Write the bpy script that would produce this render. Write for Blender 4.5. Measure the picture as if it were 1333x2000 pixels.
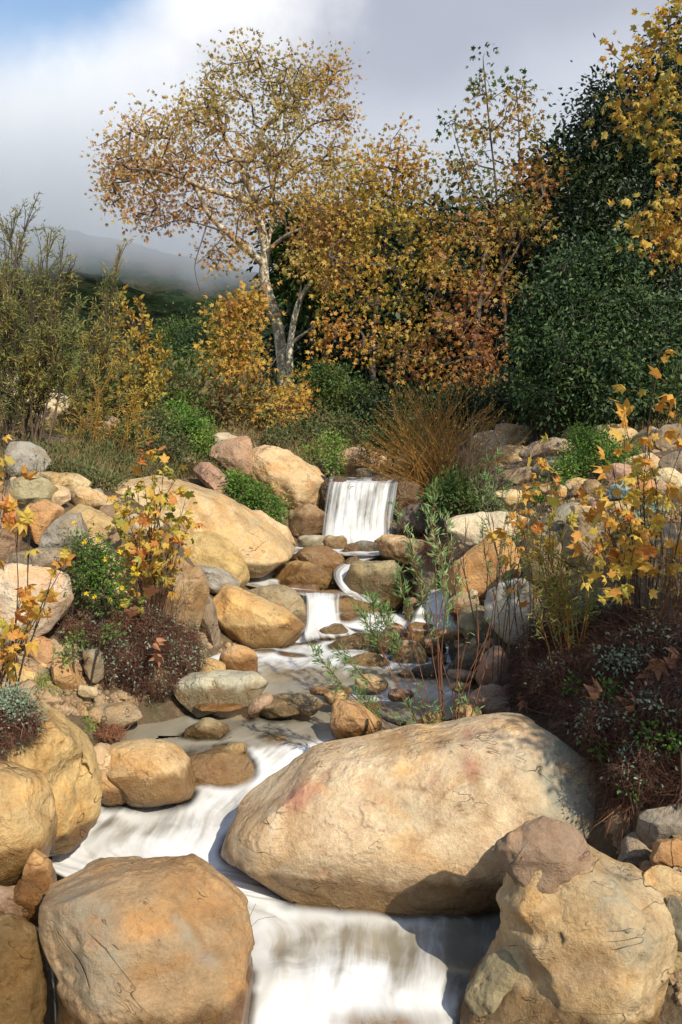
import bpy, bmesh, math, random
import numpy as np
from mathutils import Vector, Matrix
for _o in list(bpy.data.objects): bpy.data.objects.remove(_o)
SC = bpy.context.scene
COL = SC.collection
rad = math.radians

# ------------------------------------------------------------------ camera
EYE = 4.0                       # eye height above the datum (lowest pool about 0)
PITCH = rad(6.17); F = 1664.0; CX, CY = 666.5, 1000.0
cd = bpy.data.cameras.new('camera'); cam = bpy.data.objects.new('camera', cd); COL.objects.link(cam)
cd.sensor_fit = 'VERTICAL'; cd.sensor_height = 36.0; cd.lens = F / 2000 * 36.0
cd.clip_start = 0.05; cd.clip_end = 5000
cam.location = (0, 0, EYE); cam.rotation_euler = (math.pi / 2 - PITCH, 0, 0)
SC.camera = cam

# ------------------------------------------------------------------ sun, sky, exposure
SUN_EL = rad(40); SUN_AZ = rad(148)       # azimuth clockwise from +Y (north): sun at the right, a little behind the camera
sl = bpy.data.lights.new('sun', 'SUN'); so = bpy.data.objects.new('sun', sl); COL.objects.link(so)
SDIR = Vector((math.sin(SUN_AZ) * math.cos(SUN_EL), math.cos(SUN_AZ) * math.cos(SUN_EL), math.sin(SUN_EL)))
so.rotation_euler = SDIR.to_track_quat('Z', 'Y').to_euler(); so.location = SDIR * 60
sl.energy = 5.0; sl.angle = rad(0.5); sl.color = (1.0, 0.92, 0.77)
SC.view_settings.view_transform = 'Standard'; SC.view_settings.look = 'None'
SC.view_settings.gamma = 1; SC.view_settings.exposure = 0.12
SC.render.engine = 'CYCLES'
cy = SC.cycles
cy.use_denoising = True; cy.max_bounces = 6; cy.diffuse_bounces = 3; cy.glossy_bounces = 2
cy.transmission_bounces = 4; cy.transparent_max_bounces = 12; cy.volume_bounces = 3
cy.volume_step_rate = 1.0; cy.volume_max_steps = 64; cy.sample_clamp_indirect = 6

class NT:
    """tiny node helper"""
    def __init__(s, tree): s.t = tree; s.n = tree.nodes; s.l = tree.links
    def a(s, typ, ins=None, **kw):
        n = s.n.new(typ)
        for k, v in kw.items(): setattr(n, k, v)
        for k, v in (ins or {}).items():
            sk = n.inputs[k]
            if isinstance(v, bpy.types.NodeSocket): s.l.new(v, sk)
            else: sk.default_value = v
        return n
    def math(s, op, a, b=0.0, c=0.0, clamp=False):
        n = s.a('ShaderNodeMath', {0: a, 1: b, 2: c}, operation=op); n.use_clamp = clamp
        return n.outputs[0]
    def vm(s, op, a, b=(0, 0, 0), out=0):
        return s.a('ShaderNodeVectorMath', {0: a, 1: b}, operation=op).outputs[out]
    def mix(s, f, a, b, blend='MIX'):
        n = s.a('ShaderNodeMix', data_type='RGBA', blend_type=blend)
        n.clamp_factor = True
        for k, v in ((0, f), (6, a), (7, b)):
            if isinstance(v, bpy.types.NodeSocket): s.l.new(v, n.inputs[k])
            else: n.inputs[k].default_value = v if k == 0 or len(v) == 4 else (*v, 1)
        return n.outputs[2]
    def noise(s, vec, scale, detail=4, rough=.55, dist=0.0, out=0):
        return s.a('ShaderNodeTexNoise', {'Vector': vec, 'Scale': scale, 'Detail': detail, 'Roughness': rough, 'Distortion': dist}).outputs[out]
    def smooth(s, v, lo, hi):
        return s.a('ShaderNodeMapRange', {0: v, 1: lo, 2: hi, 3: 0.0, 4: 1.0}, interpolation_type='SMOOTHSTEP').outputs[0]
    def ramp(s, v, stops):
        n = s.a('ShaderNodeValToRGB', {0: v}); e = n.color_ramp.elements
        while len(e) < len(stops): e.new(.5)
        for i, (p, c) in enumerate(stops): e[i].position = p; e[i].color = (*c, 1) if len(c) == 3 else c
        return n.outputs[0]

def newmat(name):
    m = bpy.data.materials.new(name); m.use_nodes = True; m.node_tree.nodes.clear()
    return m, NT(m.node_tree)

# world: clear blue sky with broken cloud in front of it, laid out by direction
w = bpy.data.worlds.new('World'); SC.world = w; w.use_nodes = True; w.node_tree.nodes.clear()
W = NT(w.node_tree)
tc = W.a('ShaderNodeTexCoord').outputs['Generated']
sky = W.a('ShaderNodeTexSky'); sky.sky_type = 'NISHITA'; sky.sun_disc = False
sky.sun_elevation = SUN_EL; sky.sun_rotation = SUN_AZ; sky.air_density = 1.2; sky.dust_density = .6
sx = W.a('ShaderNodeSeparateXYZ', {0: tc})
az = W.math('ARCTAN2', sx.outputs[0], sx.outputs[1]); el = W.math('ARCSINE', sx.outputs[2])
big = W.a('ShaderNodeTexNoise', {'Vector': tc, 'Scale': 5.5, 'Detail': 6, 'Roughness': .6}).outputs[0]
fine = W.a('ShaderNodeTexNoise', {'Vector': tc, 'Scale': 2.2, 'Detail': 5, 'Roughness': .5}).outputs[0]
def blob(a0, e0, ra, re, wob=.9):
    dx = W.math('DIVIDE', W.math('SUBTRACT', az, a0), ra); dy = W.math('DIVIDE', W.math('SUBTRACT', el, e0), re)
    d = W.math('SQRT', W.math('ADD', W.math('MULTIPLY', dx, dx), W.math('MULTIPLY', dy, dy)))
    return W.math('ADD', d, W.math('MULTIPLY', W.math('SUBTRACT', big, .5), wob))
bright = W.math('SUBTRACT', 1, W.smooth(blob(-.33, .34, .29, .16, 1.5), .2, 1.15))
bright2 = W.math('SUBTRACT', 1, W.smooth(blob(-.17, .46, .20, .13, 1.4), .1, 1.15))
bright = W.math('MAXIMUM', bright, W.math('MULTIPLY', bright2, .95))
blue = W.math('SUBTRACT', 1, W.smooth(blob(-.43, .53, .26, .18, .8), .82, 1.25))
low = W.math('SUBTRACT', 1, W.smooth(el, .03, .25))
left = W.math('SUBTRACT', 1, W.smooth(az, -.12, .12))
grey = W.mix(W.math('MULTIPLY', low, left), (.42, .455, .55), (.25, .30, .39))
grey = W.mix(W.smooth(fine, .35, .7), grey, (.50, .52, .61))
ccol = W.mix(bright, grey, (1.12, 1.12, 1.13))
# clouds stand over the valley ahead; behind the camera the sky is open
ahead = W.math('MULTIPLY', W.smooth(sx.outputs[1], .1, .6), W.math('SUBTRACT', 1, W.smooth(el, .75, 1.2)))
cover = W.math('MULTIPLY', ahead, W.math('SUBTRACT', 1, blue))
b1 = W.a('ShaderNodeBackground', {0: sky.outputs[0], 1: 0.17}); b2 = W.a('ShaderNodeBackground', {0: ccol, 1: 1.0})
mx = W.a('ShaderNodeMixShader', {0: cover, 1: b1.outputs[0], 2: b2.outputs[0]})
W.a('ShaderNodeOutputWorld', {0: mx.outputs[0]})

# ------------------------------------------------------------------ picture plane helpers (pixels of the photograph, distance Y in metres)
SP, CP = math.sin(PITCH), math.cos(PITCH)
def ray(px, py):
    cx, cyy = (px - CX) / F, (CY - py) / F
    return np.array([cx, CP + cyy * SP, cyy * CP - SP])
def P(px, py, Y):
    d = ray(px, py); return d * (Y / d[1]) + np.array([0, 0, EYE])
def Wz(px, py, z):                         # point of the ray at level z relative to the eye
    d = ray(px, py); return d * (z / d[2]) + np.array([0, 0, EYE])

def _hash(ix, iy, iz, seed):
    h = (ix * 374761393 + iy * 668265263 + iz * 2147483647 + seed * 1274126177) & 0xffffffff
    h = ((h ^ (h >> 13)) * 1274126177) & 0xffffffff
    return ((h ^ (h >> 16)) & 0xffff) / 65535.0
def vnoise(p, seed=0):
    p = np.asarray(p, float); i = np.floor(p).astype(np.int64); f = p - i; f = f * f * (3 - 2 * f)
    r = 0
    for dx in (0, 1):
        for dy in (0, 1):
            for dz in (0, 1):
                wgt = (f[..., 0] if dx else 1 - f[..., 0]) * (f[..., 1] if dy else 1 - f[..., 1]) * (f[..., 2] if dz else 1 - f[..., 2])
                r = r + wgt * _hash(i[..., 0] + dx, i[..., 1] + dy, i[..., 2] + dz, seed)
    return r * 2 - 1
def fbm(p, octv=4, seed=0, gain=.5):
    p = np.asarray(p, float); r = 0; a = 1.0
    for o in range(octv): r = r + a * vnoise(p * 2 ** o + o * 17.3, seed + o); a *= gain
    return r

def catmull(pts, n, closed=False):
    pts = np.asarray(pts, float); m = len(pts)
    if closed: t = np.linspace(0, m, n, endpoint=False)
    else: t = np.linspace(0, m - 1, n)
    i = np.minimum(np.floor(t).astype(int), m - 1 if closed else m - 2); f = (t - i)[:, None]
    g = (lambda k: pts[k % m]) if closed else (lambda k: pts[np.clip(k, 0, m - 1)])
    p0, p1, p2, p3 = g(i - 1), g(i), g(i + 1), g(i + 2)
    return .5 * (2 * p1 + (p2 - p0) * f + (2 * p0 - 5 * p1 + 4 * p2 - p3) * f ** 2 + (3 * p1 - p0 - 3 * p2 + p3) * f ** 3)

def mesh(name, verts, faces, mat=None, parent=None, attrs=None, smooth=True, loc=None, vattrs=None):
    """faces: (N,k) int array, or list of such arrays of different k"""
    verts = np.asarray(verts, np.float32)
    if loc is not None: verts = verts - np.asarray(loc, np.float32)
    fl = faces if isinstance(faces, list) else [faces]
    fl = [np.asarray(f, np.int32) for f in fl if len(f)]
    me = bpy.data.meshes.new(name)
    me.vertices.add(len(verts)); me.vertices.foreach_set('co', verts.ravel())
    idx = np.concatenate([f.ravel() for f in fl]); tot = np.concatenate([np.full(len(f), f.shape[1], np.int32) for f in fl])
    me.loops.add(len(idx)); me.loops.foreach_set('vertex_index', idx)
    me.polygons.add(len(tot)); me.polygons.foreach_set('loop_start', np.concatenate([[0], np.cumsum(tot)[:-1]]).astype(np.int32))
    me.polygons.foreach_set('loop_total', tot)
    me.polygons.foreach_set('use_smooth', np.full(len(tot), bool(smooth)))
    for k, v in (attrs or {}).items():
        a = me.attributes.new(k, 'FLOAT', 'POINT'); a.data.foreach_set('value', np.asarray(v, np.float32))
    for k, v in (vattrs or {}).items():
        a = me.attributes.new(k, 'FLOAT_VECTOR', 'POINT'); a.data.foreach_set('vector', np.asarray(v, np.float32).ravel())
    me.update(); me.validate()
    o = bpy.data.objects.new(name, me); COL.objects.link(o)
    if mat: me.materials.append(mat)
    if loc is not None: o.location = tuple(float(c) for c in loc)
    if parent is not None:
        o.parent = parent
        o.location = o.location - parent.location
    return o
def tag(o, label=None, cat=None, group=None, kind=None):
    if label: o['label'] = label
    if cat: o['category'] = cat
    if group: o['group'] = group
    if kind: o['kind'] = kind
    return o
def empty(name, loc, label, cat, group=None):
    o = bpy.data.objects.new(name, None); COL.objects.link(o); o.location = tuple(float(c) for c in loc); o.empty_display_size = .2
    return tag(o, label, cat, group)
def inpoly(x, y, poly):
    x = np.asarray(x); y = np.asarray(y); c = np.zeros(x.shape, bool); n = len(poly)
    for i in range(n):
        x1, y1 = poly[i]; x2, y2 = poly[i - 1]
        with np.errstate(divide='ignore', invalid='ignore'):
            k = ((y1 > y) != (y2 > y)) & (x < (x2 - x1) * (y - y1) / (y2 - y1 + 1e-12) + x1)
        c ^= k
    return c
def project(p):
    p = np.asarray(p, float); d = p - np.array([0, 0, EYE])
    fwd = d[..., 1] * CP - d[..., 2] * SP; up = d[..., 1] * SP + d[..., 2] * CP
    return CX + F * d[..., 0] / fwd, CY - F * up / fwd
# ------------------------------------------------------------------ materials
def rock_material():
    m, N = newmat('weathered_sandstone')
    obj = N.a('ShaderNodeTexCoord').outputs['Object']; oi = N.a('ShaderNodeObjectInfo'); geo = N.a('ShaderNodeNewGeometry')
    rnd = oi.outputs['Random']; off = N.a('ShaderNodeCombineXYZ', {0: N.math('MULTIPLY', rnd, 37), 1: N.math('MULTIPLY', rnd, 61), 2: rnd})
    v = N.vm('ADD', obj, off.outputs[0]); base = oi.outputs['Color']
    big = N.noise(v, 1.1, 5, .6, 1.2)
    mid = N.noise(v, 4.2, 9, .70, .15)
    fin = N.noise(v, 38, 6, .75)
    hue = N.noise(v, 2.1, 4, .6, 2.2, out=1)
    c = N.mix(N.smooth(big, .40, .66), base, N.mix(1, base, (.80, .80, .78), 'MULTIPLY'))
    oc = N.smooth(N.noise(N.vm('ADD', v, (9, 3, 5)), 1.2, 6, .62, 1.0), .50, .70)
    c = N.mix(N.math('MULTIPLY', oc, .6), c, N.mix(1, base, (1.12, .80, .42), 'MULTIPLY'))
    gy = N.smooth(N.noise(N.vm('ADD', v, (2, 13, 7)), 1.4, 5, .6, 1.5), .52, .70)
    c = N.mix(N.math('MULTIPLY', gy, .45), c, N.mix(1, base, (.78, .86, .98), 'MULTIPLY'))
    pk = N.smooth(N.noise(N.vm('ADD', v, (21, 1, 3)), 2.3, 5, .6, .8), .66, .74)
    c = N.mix(N.math('MULTIPLY', pk, .5), c, (.40, .20, .14))
    dk = N.smooth(N.noise(N.vm('ADD', v, (4, 31, 8)), 3.1, 8, .72, 1.5), .60, .72)
    c = N.mix(N.math('MULTIPLY', dk, .65), c, N.mix(1, base, (.42, .36, .28), 'MULTIPLY'))
    br = N.smooth(N.noise(N.vm('ADD', v, (14, 1, 28)), .9, 7, .66, 1.8), .46, .66)
    c = N.mix(N.math('MULTIPLY', br, .75), c, N.mix(1, base, (.74, .60, .42), 'MULTIPLY'))
    c = N.mix(.8, c, N.ramp(mid, [(.28, (.30, .26, .21)), (.5, (.52, .51, .5)), (.72, (.70, .68, .64))]), 'OVERLAY')
    c = N.mix(.6, c, N.ramp(fin, [(.3, (.30, .29, .28)), (.5, (.5, .5, .5)), (.7, (.68, .67, .66))]), 'OVERLAY')
    # long bedding lines and a few cracks
    sv = N.a('ShaderNodeVectorRotate', {'Vector': v, 'Axis': (0.3, 1, .2), 'Angle': N.math('MULTIPLY', rnd, 6.28)}, rotation_type='AXIS_ANGLE').outputs[0]
    bed = N.noise(N.vm('MULTIPLY', N.vm('ADD', sv, N.vm('MULTIPLY', hue, (.35, .35, .35))), (1.0, 1.0, 9.0)), 1.6, 6, .6)
    def crease(sc, thin, sh, dist=.6):      # thin winding lines where a slow noise crosses its middle value
        e = N.noise(N.vm('ADD', N.vm('MULTIPLY', sv, (.55, .8, 1.9)), sh), sc, 4, .62, dist)
        return N.math('SUBTRACT', 1, N.smooth(N.math('ABSOLUTE', N.math('SUBTRACT', e, .5)), 0.0, thin)), N.smooth(e, .5 - thin, .5 + thin)
    k1, st1 = crease(.75, .003, (5, 2, 9)); k2, st2 = crease(1.9, .004, (1, 8, 3))
    cm = N.smooth(N.noise(N.vm('ADD', v, (7, 7, 7)), 2.3, 4), .48, .60); cm2 = N.smooth(N.noise(N.vm('ADD', v, (3, 17, 7)), 2.9, 4), .52, .60)
    ckt = N.math('MAXIMUM', N.math('MULTIPLY', k1, cm), N.math('MULTIPLY', N.math('MULTIPLY', k2, cm2), .8))
    c = N.mix(N.math('MULTIPLY', ckt, .5), c, (.12, .075, .04))
    step = N.math('ADD', N.math('MULTIPLY', st1, cm), N.math('MULTIPLY', N.math('MULTIPLY', st2, cm2), .5))
    stn = N.a('ShaderNodeAttribute', attribute_name='mineral').outputs['Vector']; ss = N.a('ShaderNodeSeparateXYZ', {0: stn})
    brk = N.math('ADD', .35, N.math('MULTIPLY', N.smooth(N.noise(v, 6, 7, .7), .38, .62), .8))
    c = N.mix(N.math('MULTIPLY', ss.outputs[0], brk, clamp=True), c, (.40, .17, .11))
    c = N.mix(N.math('MULTIPLY', ss.outputs[1], brk, clamp=True), c, (.30, .285, .215))
    c = N.mix(N.math('MULTIPLY', ss.outputs[2], brk, clamp=True), c, (.30, .16, .06))
    # wet foot where the stream wets it
    wz = N.a('ShaderNodeAttribute', attribute_name='wet_level').outputs['Fac']
    z = N.a('ShaderNodeSeparateXYZ', {0: geo.outputs['Position']}).outputs[2]
    wn = N.math('MULTIPLY', N.math('SUBTRACT', N.noise(v, 2.6, 5, .65), .5), .36)
    wet = N.math('SUBTRACT', 1, N.smooth(N.math('SUBTRACT', z, N.math('ADD', wz, wn)), -.03, .07))
    c = N.mix(N.math('MULTIPLY', wet, .95), c, N.mix(1, c, (.38, .31, .22), 'MULTIPLY'))
    h = N.math('ADD', N.math('MULTIPLY', mid, .050), N.math('MULTIPLY', fin, .008))
    h = N.math('ADD', h, N.math('MULTIPLY', bed, N.math('MULTIPLY', N.smooth(N.noise(v, .8, 2), .48, .7), .035)))
    h = N.math('ADD', N.math('SUBTRACT', h, N.math('MULTIPLY', ckt, .02)), N.math('MULTIPLY', step, .018))
    h = N.math('ADD', h, N.math('MULTIPLY', N.noise(v, 130, 3, .7), .0016))
    bump = N.a('ShaderNodeBump', {'Strength': 1.0, 'Distance': 1.25, 'Height': h})
    ro = N.math('SUBTRACT', .82, N.math('MULTIPLY', wet, .62))
    p = N.a('ShaderNodeBsdfPrincipled', {'Base Color': c, 'Roughness': ro, 'Normal': bump.outputs[0], 'Specular IOR Level': .4})
    N.a('ShaderNodeOutputMaterial', {0: p.outputs[0]}); return m
M_ROCK = rock_material()

def leaf_material(name, stops, trans=.35, rough=.5, spec=.35):
    m, N = newmat(name)
    t = N.a('ShaderNodeAttribute', attribute_name='tint').outputs['Fac']
    c = N.ramp(t, stops)
    n = N.noise(N.a('ShaderNodeTexCoord').outputs['Object'], 45, 2)
    c = N.mix(.25, c, N.ramp(n, [(.3, (.35, .33, .3)), (.7, (.65, .65, .65))]), 'OVERLAY')
    p = N.a('ShaderNodeBsdfPrincipled', {'Base Color': c, 'Roughness': rough, 'Specular IOR Level': spec})
    tr = N.a('ShaderNodeBsdfTranslucent', {'Color': c})
    mx = N.a('ShaderNodeMixShader', {0: trans, 1: p.outputs[0], 2: tr.outputs[0]})
    N.a('ShaderNodeOutputMaterial', {0: mx.outputs[0]}); return m
def evens(cols): return [(i / (len(cols) - 1), c) for i, c in enumerate(cols)]
YEL, GOLD, ORG, RUS, BRN = (.62, .42, .05), (.55, .30, .04), (.56, .20, .04), (.40, .11, .035), (.20, .09, .035)
OLV, GRN, DGR = (.22, .22, .04), (.10, .19, .03), (.03, .075, .02)
M_SYC = leaf_material('sycamore_leaf', evens([(.20, .18, .05), (.42, .33, .09), (.56, .40, .11), (.58, .36, .11), (.52, .27, .10), (.30, .16, .07)]), .4)
M_GOLDLEAF = leaf_material('golden_leaf', evens([(.16, .20, .03), (.40, .36, .06), (.62, .44, .08), (.64, .34, .06), (.54, .20, .05)]), .4)
M_RUSLEAF = leaf_material('russet_leaf', evens([(.10, .11, .03), (.32, .25, .05), (.44, .25, .05), (.38, .16, .05), (.22, .09, .04)]), .35)
M_SLIM = leaf_material('young_sycamore_leaf', evens([(.05, .10, .02), (.13, .16, .03), (.36, .26, .05), (.45, .20, .06)]), .35)
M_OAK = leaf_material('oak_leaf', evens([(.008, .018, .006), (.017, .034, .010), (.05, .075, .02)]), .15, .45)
M_OAKB = leaf_material('mid_green_leaf', evens([(.03, .07, .012), (.06, .11, .02), (.13, .15, .03)]), .25, .5)
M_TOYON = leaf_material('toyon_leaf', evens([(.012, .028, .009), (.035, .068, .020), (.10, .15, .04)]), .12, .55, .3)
M_AUTUMN = leaf_material('dull_autumn_leaf', evens([(.13, .14, .035), (.34, .28, .05), (.53, .36, .065), (.54, .28, .055), (.36, .14, .04)]), .35)
M_WILLOW = leaf_material('willow_leaf', evens([(.13, .17, .045), (.22, .24, .07), (.32, .28, .07), (.48, .33, .05), (.40, .20, .04)]), .35)
M_WILLOWG = leaf_material('fresh_willow_leaf', evens([(.10, .19, .05), (.18, .29, .09), (.30, .38, .16)]), .3)
M_HERB = leaf_material('herb_leaf', evens([(.06, .13, .02), (.11, .21, .03), (.22, .32, .05)]), .3)
M_SAGE = leaf_material('sage_leaf', evens([(.13, .18, .11), (.22, .29, .19), (.33, .38, .27)]), .2, .7)
M_WEED = leaf_material('weed_leaf', evens([(.06, .09, .03), (.11, .15, .05), (.14, .13, .045), (.18, .11, .05)]), .25, .7)
M_PETAL = leaf_material('yellow_petal', evens([(.75, .52, .02), (.8, .6, .03)]), .3)
M_LITTER = leaf_material('dry_leaf', evens([(.30, .12, .06), (.42, .20, .10), (.24, .10, .05)]), .15, .8)

def strand_material(name, stops, rough=.75):
    m, N = newmat(name)
    t = N.a('ShaderNodeAttribute', attribute_name='tint').outputs['Fac']
    p = N.a('ShaderNodeBsdfPrincipled', {'Base Color': N.ramp(t, stops), 'Roughness': rough, 'Specular IOR Level': .2})
    N.a('ShaderNodeOutputMaterial', {0: p.outputs[0]}); return m
M_TWIG = strand_material('grey_brown_twig', evens([(.07, .045, .03), (.15, .10, .07)]))
M_OCHTWIG = strand_material('ochre_twig', evens([(.15, .07, .02), (.30, .15, .035), (.36, .21, .06)]))
M_REDTWIG = strand_material('red_twig', evens([(.10, .045, .025), (.20, .085, .045), (.30, .14, .07)]))
M_DARKBRUSH = strand_material('dark_dry_brush', evens([(.035, .018, .013), (.10, .045, .03), (.22, .11, .065)]))
M_DRYGRASS = strand_material('dry_grass', evens([(.12, .08, .03), (.22, .15, .06), (.32, .24, .11)]))
M_GRASS = strand_material('green_grass', evens([(.06, .13, .02), (.13, .23, .04), (.24, .30, .06)]))

def bark_material():
    m, N = newmat('mottled_sycamore_bark')
    o = N.a('ShaderNodeTexCoord').outputs['Object']
    v = N.vm('MULTIPLY', o, (1, 1, .55))
    a = N.noise(v, 7, 6, .65, .8); b = N.noise(N.vm('ADD', v, (3, 9, 1)), 16, 5, .7)
    c = N.mix(N.smooth(a, .42, .56), (.58, .52, .38), (.20, .15, .09))
    c = N.mix(N.math('MULTIPLY', N.smooth(b, .55, .68), .8), c, (.07, .05, .035))
    t = N.a('ShaderNodeAttribute', attribute_name='tint').outputs['Fac']   # thin twigs carry dark bark
    c = N.mix(t, c, (.075, .052, .04))
    bu = N.a('ShaderNodeBump', {'Strength': .8, 'Distance': .03, 'Height': b})
    p = N.a('ShaderNodeBsdfPrincipled', {'Base Color': c, 'Roughness': .85, 'Normal': bu.outputs[0]})
    N.a('ShaderNodeOutputMaterial', {0: p.outputs[0]}); return m
M_BARK = bark_material()
def dark_bark():
    m, N = newmat('dark_bark')
    o = N.a('ShaderNodeTexCoord').outputs['Object']; a = N.noise(N.vm('MULTIPLY', o, (1, 1, .3)), 14, 5, .7)
    p = N.a('ShaderNodeBsdfPrincipled', {'Base Color': N.ramp(a, [(.3, (.04, .03, .022)), (.7, (.14, .10, .075))]), 'Roughness': .9,
        'Normal': N.a('ShaderNodeBump', {'Strength': .8, 'Distance': .02, 'Height': a}).outputs[0]})
    N.a('ShaderNodeOutputMaterial', {0: p.outputs[0]}); return m
M_DBARK = dark_bark()

def ground_material():
    m, N = newmat('stony_earth')
    g = N.a('ShaderNodeNewGeometry').outputs['Position']
    a = N.noise(g, .7, 6, .6); b = N.noise(g, 9, 8, .7); cc = N.noise(g, 60, 4, .7)
    vo = N.a('ShaderNodeTexVoronoi', {'Vector': g, 'Scale': 14.0, 'Randomness': 1.0})
    c = N.mix(N.smooth(a, .4, .6), (.105, .07, .042), (.17, .12, .07))
    c = N.mix(N.math('MULTIPLY', N.smooth(b, .5, .65), .7), c, (.27, .19, .115))
    c = N.mix(N.math('MULTIPLY', N.smooth(N.noise(g, 2.3, 5), .52, .68), .5), c, (.06, .075, .025))
    c = N.mix(.4, c, N.ramp(cc, [(.3, (.25, .25, .25)), (.7, (.7, .7, .7))]), 'OVERLAY')
    h = N.math('ADD', N.math('MULTIPLY', b, .08), N.math('MULTIPLY', N.math('SUBTRACT', 1, vo.outputs['Distance']), .03))
    bu = N.a('ShaderNodeBump', {'Strength': 1.0, 'Distance': 1.0, 'Height': h})
    p = N.a('ShaderNodeBsdfPrincipled', {'Base Color': c, 'Roughness': .92, 'Normal': bu.outputs[0], 'Specular IOR Level': .2})
    N.a('ShaderNodeOutputMaterial', {0: p.outputs[0]}); return m
M_GROUND = ground_material()

def hill_material():
    m, N = newmat('chaparral_slope')
    g = N.a('ShaderNodeNewGeometry').outputs['Position']
    a = N.noise(g, .035, 5, .6); b = N.noise(g, .14, 8, .8)
    c = N.mix(N.smooth(b, .42, .58), (.012, .022, .012), (.038, .056, .024))
    c = N.mix(N.math('MULTIPLY', N.smooth(a, .48, .60), .7), c, (.075, .06, .04))
    bu = N.a('ShaderNodeBump', {'Strength': 1.0, 'Distance': 4.0, 'Height': b})
    p = N.a('ShaderNodeBsdfPrincipled', {'Base Color': c, 'Roughness': 1.0, 'Normal': bu.outputs[0], 'Specular IOR Level': 0.0})
    N.a('ShaderNodeOutputMaterial', {0: p.outputs[0]}); return m
M_HILL = hill_material()

def water_material(name, fall=False):
    m, N = newmat(name)
    fl = N.a('ShaderNodeAttribute', attribute_name='flow').outputs['Vector']
    f = N.a('ShaderNodeAttribute', attribute_name='foam').outputs['Fac']
    ed = N.a('ShaderNodeAttribute', attribute_name='cover').outputs['Fac']
    geo = N.a('ShaderNodeNewGeometry').outputs['Position']
    if fall:
        fv = N.vm('ADD', fl, N.vm('MULTIPLY', N.noise(fl, .9, 2, .5, 0, out=1), (.03, .1, 0)))
        s1 = N.noise(N.vm('MULTIPLY', fv, (13, .3, 1)), 1.0, 4, .6); s3 = N.noise(N.vm('MULTIPLY', fv, (40, .4, 1)), 1.0, 3, .6)
        s2 = N.noise(N.vm('MULTIPLY', fv, (3, 1.2, 1)), 1.0, 4, .6)
        k = N.math('ADD', f, N.math('ADD', N.math('MULTIPLY', N.math('SUBTRACT', s1, .5), 1.0), N.math('MULTIPLY', N.math('SUBTRACT', s3, .5), .5)))
    else:
        wq = N.vm('ADD', geo, N.vm('MULTIPLY', N.noise(geo, 1.3, 3, .5, 0, out=1), (.6, .6, 0)))
        s2 = N.noise(N.vm('MULTIPLY', wq, (1, 1, .5)), 1.5, 5, .55, .4)
        fv = N.vm('ADD', fl, N.vm('MULTIPLY', N.noise(fl, .8, 4, .55, 0, out=1), (.42, .5, 0)))
        s1 = N.noise(N.vm('MULTIPLY', fv, (4.2, .9, 1)), 1.0, 4, .55, .3); s3 = N.noise(N.vm('MULTIPLY', fv, (14, 1.0, 1)), 1.0, 3, .6)
        k = N.math('ADD', f, N.math('ADD', N.math('MULTIPLY', N.math('SUBTRACT', s2, .5), 1.1), N.math('ADD', N.math('MULTIPLY', N.math('SUBTRACT', s1, .5), 1.0), N.math('MULTIPLY', N.math('SUBTRACT', s3, .5), .4))))
        sh = N.a('ShaderNodeAttribute', attribute_name='shore').outputs['Fac']     # metres to the nearest stone
        rim = N.math('MULTIPLY', N.math('SUBTRACT', 1, N.smooth(sh, .0, .22)), N.math('MULTIPLY', N.smooth(f, .15, .6), .45))
        k = N.math('ADD', N.math('SUBTRACT', k, .08), rim)
    mask = N.smooth(k, .22, .80)
    silt = N.mix(N.smooth(N.noise(geo, 1.6, 4), .4, .65), (.26, .225, .165), (.17, .15, .11))
    silt = N.mix(N.math('MULTIPLY', N.smooth(s1, .45, .75), .5), silt, (.36, .32, .25))
    c = N.mix(mask, silt, N.mix(N.smooth(s2, .32, .62), (.68, .66, .61), (.86, .86, .85)))
    h = N.math('ADD', N.math('MULTIPLY', s1, .020), N.math('MULTIPLY', s2, .04))
    bu = N.a('ShaderNodeBump', {'Strength': .28 if not fall else .9, 'Distance': 1.0, 'Height': h})
    ro = N.math('ADD', .12, N.math('MULTIPLY', mask, .6))
    p = N.a('ShaderNodeBsdfPrincipled', {'Base Color': c, 'Roughness': ro, 'Normal': bu.outputs[0], 'Specular IOR Level': .5})
    tr = N.a('ShaderNodeBsdfTransparent')
    if fall:
        al = N.math('MULTIPLY', N.smooth(N.math('ADD', N.math('ADD', N.math('MULTIPLY', s1, .75), N.math('MULTIPLY', s2, .55)), N.math('MULTIPLY', f, .8)), .98, 1.42), N.smooth(N.math('ADD', ed, N.math('MULTIPLY', N.math('SUBTRACT', s1, .5), 1.2)), .12, .75))
        al = N.math('MINIMUM', al, .97)
    else:
        al = N.smooth(N.math('ADD', ed, N.math('MULTIPLY', N.math('SUBTRACT', s1, .5), .5)), .05, .75)
        al = N.math('MULTIPLY', al, N.smooth(N.math('ADD', sh, N.math('MULTIPLY', N.math('SUBTRACT', s1, .5), .07)), -.012, .085))
    tl = N.a('ShaderNodeBsdfTranslucent', {'Color': c})
    pm = N.a('ShaderNodeMixShader', {0: N.math('MULTIPLY', mask, .25), 1: p.outputs[0], 2: tl.outputs[0]})
    mx = N.a('ShaderNodeMixShader', {0: al, 1: tr.outputs[0], 2: pm.outputs[0]})
    N.a('ShaderNodeOutputMaterial', {0: mx.outputs[0]}); return m
def ledge_material():
    m, N = newmat('dark_wet_rock'); g = N.a('ShaderNodeNewGeometry').outputs['Position']; a = N.noise(g, 3, 7, .7)
    p = N.a('ShaderNodeBsdfPrincipled', {'Base Color': N.ramp(a, [(.3, (.03, .022, .015)), (.7, (.15, .10, .06))]), 'Roughness': .35, 'Normal': N.a('ShaderNodeBump', {'Strength': 1.0, 'Distance': .2, 'Height': a}).outputs[0]})
    N.a('ShaderNodeOutputMaterial', {0: p.outputs[0]}); return m
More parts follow.
